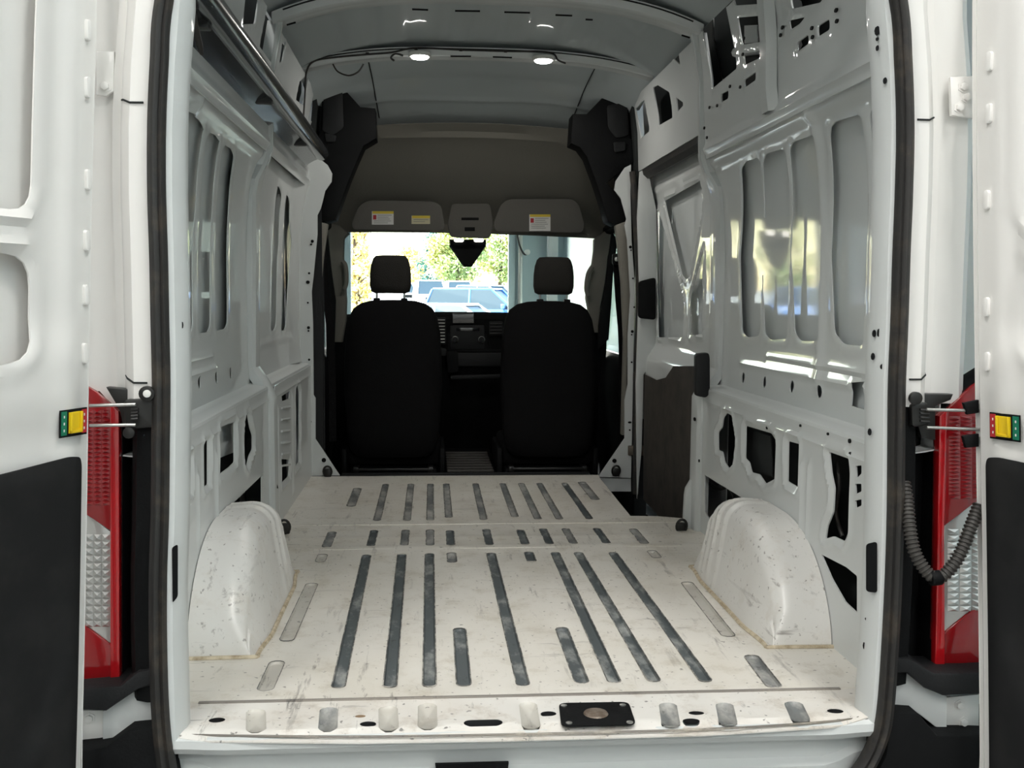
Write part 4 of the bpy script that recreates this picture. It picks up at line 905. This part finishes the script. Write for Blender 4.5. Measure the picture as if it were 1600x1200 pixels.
    y0_, y1_ = b0+hh*.13, b1-hh*.1; x0, x1 = a0+ww*.27, a0+ww*.72
    plate('lever', x0, x1, y0_, y1_, .006, .010, YEL, .001); plate('lever_recess', x0+.006, x1-.006, y0_+.006, y1_-.002, .010, .0104, YEL, 0)
    for a, b, c, e in ((x0, x0+.005, y0_, y1_), (x1-.005, x1, y0_, y1_), (x0, x1, y0_, y0_+.006)): plate('lever_rim', a, b, c, e, .010, .014, YEL, .0008)
    return d
D_REF = {}
DOOR1 = rear_door(-1, 'door_1', 'open white rear door on the left with black lower lining', 155)
DOOR2 = rear_door(1, 'door_2', 'open white rear door on the right with black lower lining', 1515)
# ================================================================== tail lamps
def tail_lamp(s, lab, pol):
    Y = .045; t = thing('tail_lamp', lab, 'lamp', tuple(on(*pol['base'], 'y', Y)), 'rear lamps')
    ext = lambda P: trace(P, 'y', Y)
    prism('housing', [p+np.array([0, .012, 0]) for p in ext(pol['all'])], (0, .08, 0), PLAST, t, .004)
    for nm, key, m, h in (('red_lens', 'up', REDL, 0), ('clear_lens', 'clear', CLEARL, .004), ('red_lens', 'low', REDL, 0), ('edge_strip', 'strip', REDB, -.006)):
        prism(nm, [p+np.array([0, h, 0]) for p in ext(pol[key])], (0, .03, 0), m, t, .003)
    # ribs moulded into the lenses
    (xa, xb), (ya, yb) = pol['cells']
    bm = bmesh.new()
    nx, nz = 4, 13
    for i in range(nx):
        for j in range(nz):
            q = trace([(xa+(xb-xa)*i/nx+.6, ya+(yb-ya)*j/nz+.8), (xa+(xb-xa)*(i+1)/nx-.6, ya+(yb-ya)*j/nz+.8), (xa+(xb-xa)*(i+1)/nx-.6, ya+(yb-ya)*(j+1)/nz-.8), (xa+(xb-xa)*i/nx+.6, ya+(yb-ya)*(j+1)/nz-.8)], 'y', Y+.003)
            vs = [bm.verts.new(tuple(p)) for p in q]; c = bm.verts.new(tuple(np.mean(q, 0)+np.array([0, -.006, 0])))
            for k in range(4): bm.faces.new((vs[k], vs[(k+1) % 4], c))
    bmobj('lens_facets', bm, CLEARL, t, smooth=False)['kind'] = 'stuff'
    (xa, xb), (ya, yb) = pol['rcells']
    bm = bmesh.new(); nx, nz = 4, 22
    for i in range(nx):
        for j in range(nz):
            q = trace([(xa+(xb-xa)*i/nx+.5, ya+(yb-ya)*j/nz+.5), (xa+(xb-xa)*(i+1)/nx-.5, ya+(yb-ya)*j/nz+.5), (xa+(xb-xa)*(i+1)/nx-.5, ya+(yb-ya)*(j+1)/nz-.5), (xa+(xb-xa)*i/nx+.5, ya+(yb-ya)*(j+1)/nz-.5)], 'y', Y-.0005)
            vs = [bm.verts.new(tuple(p)) for p in q]; c = bm.verts.new(tuple(np.mean(q, 0)+np.array([0, -.004, 0])))
            for k in range(4): bm.faces.new((vs[k], vs[(k+1) % 4], c))
    bmobj('lens_facets', bm, REDL, t, smooth=False)['kind'] = 'stuff'
tail_lamp(-1, 'tall red tail lamp with clear middle at the left jamb', dict(base=(165, 1075), all=[(120, 596), (152, 610), (189, 640), (189, 1072), (120, 1078)],
    up=[(118, 592), (150, 612), (176, 634), (176, 832), (146, 812), (118, 794)], strip=[(173, 632), (187, 642), (188, 1070), (173, 1068)], clear=[(118, 792), (146, 812), (173, 832), (173, 1008), (142, 985), (118, 968)], low=[(118, 966), (142, 985), (176, 1010), (176, 1066), (118, 1070)],
    cells=((120, 172), (834, 980)), rcells=((120, 172), (640, 790))))
tail_lamp(1, 'tall red tail lamp with clear middle behind the ribbed hose', dict(base=(1490, 1050), all=[(1474, 642), (1520, 600), (1560, 575), (1560, 1046), (1458, 1054)],
    up=[(1478, 642), (1520, 603), (1560, 578), (1560, 762), (1518, 790), (1476, 822)], strip=[(1466, 650), (1478, 640), (1474, 830), (1475, 1052), (1459, 1054), (1463, 850)], clear=[(1476, 822), (1518, 790), (1560, 762), (1560, 926), (1512, 960), (1472, 992)], low=[(1472, 992), (1512, 960), (1560, 926), (1560, 1040), (1464, 1052)],
    cells=((1480, 1556), (826, 956)), rcells=((1482, 1556), (650, 780))))
# ================================================================== jamb hardware
def check_strap(s, lab):
    t = thing('door_check', lab, 'door check', tuple(on(205 if s < 0 else 1445, 680, 'y', -.02)))
    Yk = -.03
    if s < 0:
        prism('bracket', trace([(165, 605), (215, 610), (217, 640), (205, 668), (193, 668), (186, 640)], 'y', Yk+.03), (0, .03, 0), GREASE, t, .003)
        prism('spring_housing', trace(round_poly([(193, 625), (238, 622), (240, 668), (195, 672)], 6), 'y', Yk), (0, .035, 0), GREASE, t, .004)
        for k in range(4): tube('spring_coil', trace([(205, 640+k*5), (216, 639+k*5)], 'y', Yk-.004), .0028, DARKM, t, 6)
        lathe('pivot', [(.016, -.004), (.016, .006), (.007, .008)], GREASE, t, frame(on(230, 615, 'y', Yk-.005), (0, -1, 0)), 16); lathe('pivot_cap', [(.008, 0), (.008, .003), (.003, .004)], WHITEP, t, frame(on(230, 615, 'y', Yk-.013), (0, -1, 0)), 12)
        for a, b in (((140, 634), (212, 632)), ((140, 665), (212, 664))): tube('rod', trace([a, b], 'y', Yk-.012), .0035, STEEL, t, 8)
        lathe('bolt', [(.012, 0), (.012, .006), (.005, .008)], GREASE, t, frame(on(202, 676, 'y', Yk), (0, -1, 0)), 12)
    else:
        prism('bracket', trace([(1436, 615), (1490, 616), (1486, 625), (1462, 635), (1462, 688), (1440, 684), (1433, 660)], 'y', Yk+.03), (0, .03, 0), GREASE, t, .003)
        prism('spring_housing', trace(round_poly([(1424, 632), (1450, 628), (1454, 664), (1426, 668)], 6), 'y', Yk), (0, .035, 0), GREASE, t, .004)
        for k in range(4): tube('spring_coil', trace([(1438, 640+k*6), (1452, 641+k*6)], 'y', Yk-.004), .0028, DARKM, t, 6)
        lathe('pivot', [(.014, -.004), (.014, .006), (.007, .008)], GREASE, t, frame(on(1430, 622, 'y', Yk-.005), (0, -1, 0)), 16)
        for a, b in (((1448, 640), (1530, 642)), ((1448, 668), (1530, 671))): tube('rod', trace([a, b], 'y', Yk-.012), .0035, STEEL, t, 8)
        for q in ([(1506, 630), (1530, 625), (1530, 645), (1512, 648)], [(1505, 682), (1530, 678), (1530, 698), (1510, 700)]): prism('end_stop', trace(q, 'y', Yk-.02), (0, .012, 0), PLAST, t, .002)
check_strap(-1, 'greasy black door check with steel rods at the left jamb'); check_strap(1, 'greasy black door check with steel rods at the right jamb')
def hinge(par, poly, bolts):
    t = prism('hinge_leaf', trace(poly, 'y', .03), (0, .012, 0), DOORW, par, .002)
    for b in bolts: lathe('bolt', [(.013, 0), (.013, .002), (.0085, .002), (.0085, .008), (.004, .009)], DOORW, t, frame(on(*b, 'y', .03), (0, -1, 0), (0, 0, 1)), 6)
hinge(DOOR2, [(1485, 120), (1530, 118), (1530, 186), (1487, 180)], [(1505, 136), (1510, 152), (1499, 168)]); hinge(DOOR1, [(150, 80), (178, 80), (177, 142), (166, 150), (150, 148)], [(165, 135)])
hinge(DOOR2, [(1478, 1090), (1530, 1085), (1530, 1146), (1480, 1146)], [(1499, 1101), (1505, 1128)]); hinge(DOOR1, [(120, 1110), (163, 1110), (163, 1168), (120, 1172)], [(140, 1122)])
hs = thing('wiring_hose', 'ribbed black wiring hose looping to the right rear door', 'hose', tuple(on(1450, 905, 'y', -.08)))
cl = [(1412, 752, 0), (1417, 780, -.02), (1421, 820, -.045), (1427, 855, -.06), (1438, 880, -.07), (1455, 900, -.08), (1472, 900, -.085), (1490, 882, -.085), (1505, 855, -.08), (1516, 825, -.07), (1530, 790, -.055)]
hp = smooth_path([on(x, y, 'y', d) for x, y, d in cl], 14)
# corrugation: resample by length
L = np.cumsum([0]+[np.linalg.norm(hp[i+1]-hp[i]) for i in range(len(hp)-1)]); nn = int(L[-1]/.0022); ts = np.linspace(0, L[-1], nn)
hq = np.c_[[np.interp(ts, L, [p[k] for p in hp]) for k in range(3)]].T
tube('corrugated_sleeve', list(hq), [.0125+(.0022 if (i//2) % 2 else -.001) for i in range(nn)], mat('hose_rubber', (.045, .042, .038), .5), hs, 12)
lathe('clamp', [(.0155, -.012), (.0165, -.01), (.0165, .01), (.0155, .012)], PLAST, hs, frame(on(1462, 903, 'y', -.083), (1, 0, .1)), 14)
# lower rear corners: bumper ends, brackets
bmp = thing('rear_bumper', 'black plastic rear bumper corners below the tail lamps', 'bumper', (0, -.05, -.3)); bmp['kind'] = 'structure'
prism('corner_step', trace([(100, 1080), (188, 1072), (215, 1050), (236, 1045), (236, 1072), (215, 1078), (165, 1112), (100, 1108)], 'y', -.02), (0, .12, 0), PLAST2, bmp, .006)
prism('corner_step', trace([(1402, 1028), (1422, 1030), (1460, 1052), (1525, 1052), (1560, 1050), (1560, 1084), (1475, 1088), (1445, 1075), (1418, 1052), (1402, 1052)], 'y', -.02), (0, .12, 0), PLAST2, bmp, .006)
prism('lower_cover', trace([(60, 1180), (140, 1172), (165, 1168), (200, 1142), (240, 1138), (250, 1165), (265, 1205), (300, 1260), (60, 1260)], 'y', -.03), (0, .2, 0), PLAST, bmp, .004)
prism('lower_cover', trace([(1394, 1113), (1436, 1116), (1465, 1150), (1520, 1150), (1600, 1152), (1600, 1260), (1345, 1260), (1385, 1180)], 'y', -.03), (0, .2, 0), PLAST, bmp, .004)
prism('lower_jamb', trace([(160, 1112), (215, 1076), (240, 1070), (240, 1140), (200, 1142), (160, 1170)], 'y', .02), (0, .1, 0), PAINT, wallL, .003)
prism('lower_jamb', trace([(1395, 1050), (1420, 1052), (1445, 1075), (1480, 1088), (1480, 1150), (1436, 1116), (1395, 1115)], 'y', .02), (0, .1, 0), PAINT, wallR, .003)
prism('jamb_slot', trace(round_poly([(224, 797), (236, 797), (236, 945), (231, 943), (224, 933)], 4), 'y', .0), (0, .004, 0), DOORW, wallL)

# ================================================================== cab
# ---- overhead headliner shelf
hd = thing('headliner', 'grey moulded cab headliner above the windscreen', 'headliner', (0, 4.0, 1.33))
hr_ = [ # y depth, z from pixel rows: left edge px, right edge px, row px
 (3.56, 589, 196, 894, 203), (3.585, 588, 207, 896, 214), (3.60, 576, 216, 908, 224), (3.66, 566, 226, 917, 236), (3.75, 553, 250, 928, 262), (3.86, 541, 280, 940, 292), (3.97, 531, 305, 948, 318), (4.07, 523, 328, 953, 340), (4.15, 514, 350, 958, 358), (4.20, 540, 363, 936, 373)]
rows = []
for y, xl, yl, xr, yr in hr_:
    a, b = on(xl, yl, 'y', y), on(xr, yr, 'y', y); r = []
    for k in range(25):
        t = k/24; p = a+(b-a)*t; arch_ = (1-(2*t-1)**4); p = p+np.array([0, .05*arch_*(1 if y > 3.58 else .3), .025*(1-(2*t-1)**2)*(1 if y < 3.7 else .6)]); r.append(p)
    rows.append(r)
loft('shell', rows, TRIM, hd, thick=.004, angle=28)
# side closings of the raised roof down to the A pillars
for s in (-1, 1):
    ed = [r[0 if s < 0 else -1] for r in rows]; loft('side_return', [[p, np.array([s*.90, p[1]+.1, p[2]-.02])] for p in ed], TRIM, hd, thick=.004)
prism('front_header', [(-.85, 4.2, 1.33), (.85, 4.2, 1.33), (.85, 4.32, 1.36), (-.85, 4.32, 1.36)], (0, 0, .7), TRIM, hd)
def visor(lab, pts, stick):
    t = thing('sun_visor', lab, 'sun visor', tuple(on(*pts[0], 'y', 4.0)))
    bm = bmesh.new(); add_prism(bm, trace(round_poly(pts, 14, 5), 'y', 3.93), (0, .02, .004), .006); bmobj('pad', bm, VISOR, t)
    for kind, x0, y0, x1, y1 in stick:
        q = trace([(x0, y0), (x1, y0), (x1, y1), (x0, y1)], 'y', 3.928); lb = prism('warning_label', q, (0, -.0015, 0), WHITEP if kind == 'w' else mat('cream_label', (.60, .56, .38), .6), t)
        prism('label_header', trace([(x0+1, y0), (x1, y0), (x1, y0+4), (x0+1, y0+4)], 'y', 3.9262), (0, -.0008, 0), YELP, lb)
        nl = int((y1-y0-6)/3)
        for k in range(nl):
            yy = y0+6.2+k*3; tube('print_line', trace([(x0+(9 if kind == 'w' and k < 3 else 3), yy), (x1-3-(k*5 % 7), yy)], 'y', 3.9255), .0014, mat('grey_print', (.22, .22, .22), .7) if k == 0 else bpy.data.materials['grey_print'], lb, 5)
        if kind == 'w': prism('pictogram', trace([(x0+2, y0+6), (x0+7, y0+6), (x0+7, y0+13), (x0+2, y0+13)], 'y', 3.9255), (0, -.0008, 0), REDLAB, lb)
visor('folded grey sun visor with two labels above the driver', [(560, 322), (575, 313), (678, 315), (690, 322), (695, 355), (690, 361), (552, 359), (549, 350)], (('w', 581, 330, 615, 351), ('c', 643, 337, 672, 350)))
visor('folded grey sun visor with one label above the passenger', [(782, 320), (795, 311), (895, 311), (905, 320), (914, 352), (910, 364), (775, 362), (771, 350)], (('w', 827, 335, 860, 361),))
oc = thing('overhead_console', 'grey overhead console between the two sun visors', 'console', tuple(on(735, 345, 'y', 4.0)))
bm = bmesh.new(); add_prism(bm, trace(round_poly([(706, 318), (766, 318), (771, 350), (766, 372), (704, 370), (699, 350)], 6), 'y', 3.99), (0, .06, 0), .006); bmobj('body', bm, VISOR, oc)
prism('slot', trace([(721, 340), (748, 340), (748, 344), (721, 344)], 'y', 3.988), (0, -.001, 0), PLAST, oc); prism('microphone', trace([(726, 355), (742, 355), (742, 361), (726, 361)], 'y', 3.988), (0, -.001, 0), PLAST, oc)
mr = thing('mirror_sensor_housing', 'black tapered camera housing at the top of the windscreen', 'housing', tuple(on(731, 416, 'y', 4.2)))
rows = [[p for p in trace(pts, 'y', y)] for y, pts in ((4.10, [(704, 376), (758, 376), (757, 384), (736, 414), (725, 414), (704, 384)]), (4.13, [(702, 374), (760, 374), (759, 385), (737, 417), (724, 417), (702, 385)]), (4.24, [(706, 374), (756, 374), (755, 386), (736, 412), (726, 412), (707, 386)]))]
loft('shell', rows, PLAST, mr, closed=True, caps=True)
for x in (717, 748): prism('map_light', trace(round_poly([(x-8, 373), (x+8, 373), (x+7, 378), (x-7, 378)], 2), 'y', 4.098), (0, -.004, 0), MAPL, mr)
# ---- black upper trims of the B pillars
for s, nm, lab, pts in ((-1, 'pillar_trim', 'black plastic trim on the left door pillar top', [(500, 148), (503, 131), (535, 127), (538, 139), (563, 167), (586, 169), (588, 216), (568, 228), (556, 255), (545, 282), (533, 315), (524, 343), (506, 347), (497, 340), (498, 326), (505, 300), (516, 284), (514, 264), (502, 248), (493, 232), (500, 205), (503, 160)]),
                        (1, 'pillar_trim', 'black plastic trim on the right door pillar top', [(895, 178), (917, 178), (952, 141), (985, 152), (982, 170), (985, 216), (991, 220), (992, 252), (966, 272), (948, 286), (962, 300), (974, 318), (980, 345), (962, 352), (950, 346), (940, 310), (930, 280), (917, 245), (906, 230), (892, 224)])):
    t = thing(nm, lab, 'trim', tuple(on(*pts[10], 'y', YB+.05)))
    bm = bmesh.new(); add_prism(bm, trace(pts, 'y', YB+.05), (0, .16, 0), .006); bmobj('cover', bm, PLAST, t)
    q = [(506, 142), (535, 139), (537, 200), (520, 212), (504, 205)] if s < 0 else [(948, 165), (980, 160), (982, 212), (962, 216), (950, 200)]
    prism('recess_panel', trace(round_poly(q, 5), 'y', YB+.045), (0, -.006, 0), PLAST2, t, .002)
    q = [(507, 208), (526, 212), (524, 222), (510, 222)] if s < 0 else [(958, 222), (978, 222), (977, 235), (960, 238)]
    prism('pocket', trace(round_poly(q, 3), 'y', YB+.04), (0, -.004, 0), PLAST2, t, .002)
# ---- seats
def seat(cx, lab, hx):
    y = 3.38; t = thing('cab_seat', lab, 'seat', (cx, y+.25, -.1), 'two cab seats')
    def ring(z, cy, hw, hd_, n=28, e=3.2):
        return [(cx+hw*math.copysign(abs(math.cos(a))**(2/e), math.cos(a)), cy+hd_*math.copysign(abs(math.sin(a))**(2/e), math.sin(a)), z) for a in [2*math.pi*k/n for k in range(n)]]
    pr = [(.06, .20, .055), (.10, .235, .075), (.20, .255, .085), (.45, .268, .085), (.62, .265, .08), (.74, .258, .075), (.82, .243, .07), (.87, .218, .062), (.90, .178, .05), (.915, .12, .035), (.92, .04, .015)]
    loft('backrest', [ring(z, y+.10+.18*(z-.1)*.25, w, d_) for z, w, d_ in pr], FABRIC, t, closed=True, caps=True, angle=60)
    cxo = cx; cx2 = hx
    hr2 = [(.955, .085, .03), (.965, .105, .045), (1.0, .113, .055), (1.06, .112, .056), (1.11, .106, .052), (1.145, .095, .042), (1.16, .08, .03), (1.163, .04, .012)]
    h = loft('headrest', [[(cx2+w*math.copysign(abs(math.cos(a))**.6, math.cos(a)), y+.14+d_*math.copysign(abs(math.sin(a))**.6, math.sin(a)), z) for a in [2*math.pi*k/24 for k in range(24)]] for z, w, d_ in hr2], FABRIC2, t, closed=True, caps=True, angle=60)
    for s in (-1, 1):
        tube('headrest_post', [(cx2+s*.075, y+.14, .88), (cx2+s*.075, y+.14, .98)], .006, STEEL, h, 8); box('post_guide', (cx2+s*.075-.018, y+.11, .90), (cx2+s*.075+.018, y+.16, .93), PLAST, t, .006)
    bm = bmesh.new(); add_box(bm, (cx-.26, y+.12, .0), (cx+.26, y+.64, .14), .04, 4); bmobj('cushion', bm, FABRIC, t)
    box('side_shield', (cx-.285, y+.10, -.06), (cx-.255, y+.6, .10), PLAST, t, .01); box('side_shield', (cx+.255, y+.10, -.06), (cx+.285, y+.6, .10), PLAST, t, .01)
    box('pedestal', (cx-.24, y+.10, -.30), (cx+.24, y+.56, -.01), PLAST, t, .015); box('slide_rail', (cx-.22, y+.08, -.03), (cx-.19, y+.6, -.0), DARKM, t, .004); box('slide_rail', (cx+.19, y+.08, -.03), (cx+.22, y+.6, -.0), DARKM, t, .004)
    box('cross_bar', (cx-.2, y+.07, -.02), (cx+.2, y+.085, -.005), DARKM, t, .003)
seat(-.437, 'black driver seat seen from behind on the left', -.452); seat(.422, 'black passenger seat seen from behind on the right', .448)
# ---- cab floor, firewall, dash
cf = struct('cab_floor', 'black cab floor in front of the cargo floor', 'floor')
box('rubber_floor', (-.92, YB-.02, -.36), (.92, 4.9, -.30), PLAST, cf); box('floor_step', (-.90, YB-.03, -.31), (.66, YB+.05, -.012), PLAST, cf, .006)
box('tunnel', (-.165, YB+.03, -.30), (.155, 4.5, -.045), PLAST, cf, .02)
box('sill_rib', (-.70, YB-.02, -.008), (.62, YB+.01, .004), PLAST2, cf, .003); box('sill_rib', (-.70, YB+.03, -.008), (.62, YB+.05, .006), PLAST2, cf, .003)
mt = thing('rubber_mat', 'black ribbed rubber mat between the two seats', 'mat', (-.03, YB+.1, -.04))
my1 = min(4.2, on(735, 684, 'z', -.02)[1])
box('base', (-.145, YB+.06, -.045), (.13, my1, -.032), PLAST, mt, .004)
for k in range(10):
    yy = lerp(YB+.1, my1-.04, k/9); box('rib', (-.14, yy-.012, -.034), (.12, yy+.012, -.020), mat('mat_rubber', (.05, .046, .042), .6) if k == 0 else bpy.data.materials['mat_rubber'], mt, .004)
ds = thing('dashboard', 'black dashboard with radio, knobs and round-bar vents', 'dashboard', (0, 4.3, .2))
YD = 4.28
rows = [[(x, y, z+.03*(1-(x/.9)**2)*f) for x in np.linspace(-.88, .88, 23)] for y, z, f in ((5.0, .80, .5), (4.6, .815, .7), (YD+.06, .815, 1), (YD+.01, .80, 1), (YD-.01, .77, 1), (YD, .62, .5), (YD+.03, .48, 0), (YD+.05, .30, 0), (YD+.18, .05, 0), (YD+.3, -.3, 0))]
loft('shell', rows, PLAST, ds, thick=.004)
def dp(name, pts, dep, m, r=0, y=YD-.015, bev=.002, par=None): return prism(name, trace(round_poly(pts, r) if r else pts, 'y', y), (0, dep, 0), m, par or ds, bev)
dp('screen', [(706, 489), (741, 488), (742, 505), (706, 505)], -.01, REFL, 2); dp('radio', [(703, 508), (757, 508), (757, 545), (704, 545)], -.012, PLAST2, 3)
dp('radio_display', [(713, 512), (749, 512), (749, 517), (713, 517)], -.004, REFL, 0, YD-.027); dp('climate_panel', [(699, 520), (760, 521), (763, 545), (790, 547), (788, 552), (700, 549)], -.008, PLAST, 3)
for x in (711, 752.5):
    p = on(x, 530.5, 'y', YD-.028); k = lathe('knob', [(.017, 0), (.016, .016), (.005, .018)], PLAST2, ds, frame(p, (0, -1, 0)), 20)
    a = [(p[0]+.019*math.cos(i*math.pi/10), p[1]-.004, p[2]+.019*math.sin(i*math.pi/10)) for i in range(20)]; tube('knob_ring', a, .0028, STEEL, k, 6, closed=True)
a = on(770, 555, 'y', YD-.03); tube('socket_ring', [(a[0]+.013*math.cos(i*math.pi/8), a[1], a[2]+.013*math.sin(i*math.pi/8)) for i in range(16)], .002, STEEL, ds, 6, closed=True)
dp('lower_trim', [(704, 551), (790, 551), (788, 572), (704, 572)], -.02, PLAST2, 4); dp('shelf_edge', [(704, 586), (782, 584), (780, 590), (704, 592)], -.05, PLAST2, 2)
for cx0, cx1, y0, y1 in ((681, 697, 496, 538), (764, 786, 502, 524)):
    v = dp('air_vent', [(cx0, y0), (cx1, y0), (cx1, y1), (cx0, y1)], -.014, PLAST2, 3)
    n_ = int((y1-y0)/5)
    for k in range(n_): tube('vane', trace([(cx0+2, y0+4+k*5), (cx1-2, y0+4+k*5)], 'y', YD-.033), .004, STEEL if cx0 < 700 else DARKM, v, 6)
dp('stalk_cluster', [(676, 540), (698, 545), (697, 556), (680, 554)], -.05, PLAST2, 3); dp('gear_selector', [(697, 548), (715, 548), (716, 580), (700, 582)], -.06, PLAST, 4)
# ---- windscreen and cab sides
wsn = struct('window_1', 'wide windscreen looking out through the workshop door', 'window')
g = [(-.84, 4.95, .80), (.84, 4.95, .80), (.80, 4.25, 1.42), (-.80, 4.25, 1.42)]; prism('pane', g, (0, .004, .004), GLASS, wsn)
for s in (-1, 1):
    lab = 'left cab door with window beside the driver' if s < 0 else 'right cab door with window beside the passenger'
    d = struct('door_4' if s < 0 else 'door_5', lab, 'door')
    loft('lower_lining', [[(s*x, y, z) for x, z in ((.90, -.3), (.86, 0), (.84, .35), (.86, .52), (.90, .60))] for y in (3.30, 3.8, 4.4, 4.9)], PLAST2, d, thick=.004)
    loft('skin', [[(s*1.0, y, z) for z in (-.3, .3, .62)] for y in (3.22, 4.95)], DOORW, d, thick=.003)
    prism('window_pane', [(s*.93, 3.42, .60), (s*.93, 4.75, .60), (s*.90, 4.25, 1.33), (s*.88, 3.42, 1.36)], (s*.004, 0, 0), SGLASS, d)
    tube('window_frame', [(s*.92, 3.36, .58), (s*.90, 3.36, 1.0), (s*.87, 3.40, 1.36), (s*.86, 4.2, 1.36), (s*.90, 4.85, .62)], .035, PLAST, d, 10)
    q = [(957, 362), (965, 376), (958, 430), (955, 480), (951, 530), (936, 545), (936, 510), (940, 480), (947, 440), (952, 400)] if s > 0 else [(511, 360), (517, 420), (524, 470), (522, 540), (516, 540), (514, 470), (509, 420)]
    prism('quarter_frame', trace(q, 'y', 4.02), (0, .05, 0), PLAST, d, .004)
    box('door_seal_trim', (s*.80 if s < 0 else .86, YB+.01, -.3), (s*.86 if s < 0 else .93, YB+.10, 1.45), PLAST2, d, .01)
    prism('roof_closing', [(s*.86, 3.2, 1.36), (s*.88, 4.4, 1.36), (s*.80, 4.0, 2.0), (s*.80, 3.2, 2.05)], (s*.02, 0, 0), CAVITY, d)
    loft('cab_shell', [[(s*.99, y, z) for z in (.62, .65)]+[(s*.95, y, 1.36), (s*.90, y, 2.1)] for y in (3.18, 3.4)], DOORW, d, thick=.003)
# A pillar trims
pl = thing('windscreen_pillar', 'grey padded windscreen pillar on the driver side', 'pillar', (-.8, 4.2, .8))
lp_ = [(4.05, [(499, 345), (542, 362), (540, 372), (511, 352)]), (4.12, [(510, 360), (538, 365), (539, 420), (516, 420)]), (4.2, [(513, 420), (539, 420), (540, 470), (519, 480)]), (4.32, [(517, 475), (541, 468), (543, 500), (521, 540)])]
prism('trim', trace([(503, 347), (530, 352), (545, 364), (537, 372), (536, 400), (539, 440), (541, 470), (540, 500), (534, 535), (522, 535), (524, 470), (515, 420), (511, 370)], 'y', 4.12), (0, .10, 0), TRIM, pl, .01)
tube('grab_handle', smooth_path(trace([(535, 408), (540, 416), (541, 440), (538, 452)], 'y', 4.08), 5), .014, TRIM, pl, 10)
pl = thing('windscreen_pillar', 'grey padded windscreen pillar on the passenger side', 'pillar', (.85, 4.2, .8))
prism('trim', trace([(930, 374), (938, 366), (958, 352), (962, 362), (950, 400), (946, 440), (938, 480), (936, 520), (926, 520), (920, 480), (917, 465), (926, 420), (930, 390)], 'y', 4.12), (0, .10, 0), TRIM, pl, .01)
tube('grab_handle', smooth_path(trace([(926, 416), (919, 428), (916, 450), (919, 462)], 'y', 4.08), 5), .014, TRIM, pl, 10)
for s, pts, lab in ((-1, [(504, 360), (503, 420), (503, 470), (502, 520), (519, 520), (521, 600), (518, 690)], 'black seat belt hanging beside the driver seat'), (1, [(962, 400), (966, 420), (972, 460), (976, 520), (975, 600), (973, 680)], 'black seat belt hanging beside the passenger seat')):
    t = thing('seat_belt', lab, 'belt', tuple(on(*pts[-1], 'y', YB+.15)))
    c = trace([(504, 365), (507, 440), (516, 520), (519, 600), (520, 690)] if s < 0 else [(963, 405), (967, 470), (972, 540), (973, 690)], 'y', YB+.13)
    loft('webbing', [[p+np.array([-.018, 0, 0]), p+np.array([.018, .01, 0])] for p in smooth_path(c, 5)], FABRIC, t, thick=.003)
    p = np.array(c[0]); box('shoulder_anchor', tuple(p-np.array([.022, .01, .03])), tuple(p+np.array([.022, .02, .03])), PLAST, t, .01); lathe('anchor_bolt', [(.012, 0), (.012, .006), (.004, .008)], STEEL, t, frame(p+np.array([0, -.012, .0]), (0, -1, 0)), 12)
# door pillars in the cab (trim seen between the flange and the seat)
for s, pts, lab in ((-1, [(496, 346), (512, 350), (505, 400), (498, 470), (496, 540), (497, 690), (492, 690), (490, 600), (488, 455)], 'beige lower trim on the left door pillar'), (1, [(962, 352), (978, 346), (981, 376), (985, 460), (981, 530), (977, 680), (972, 680), (976, 530), (972, 440), (966, 380)], 'beige lower trim on the right door pillar')):
    t = thing('pillar_lower_trim', lab, 'trim', tuple(on(*pts[6], 'y', YB+.03)))
    prism('cover', trace(pts, 'y', YB+.02), (0, .06, 0), TRIM, t, .003)
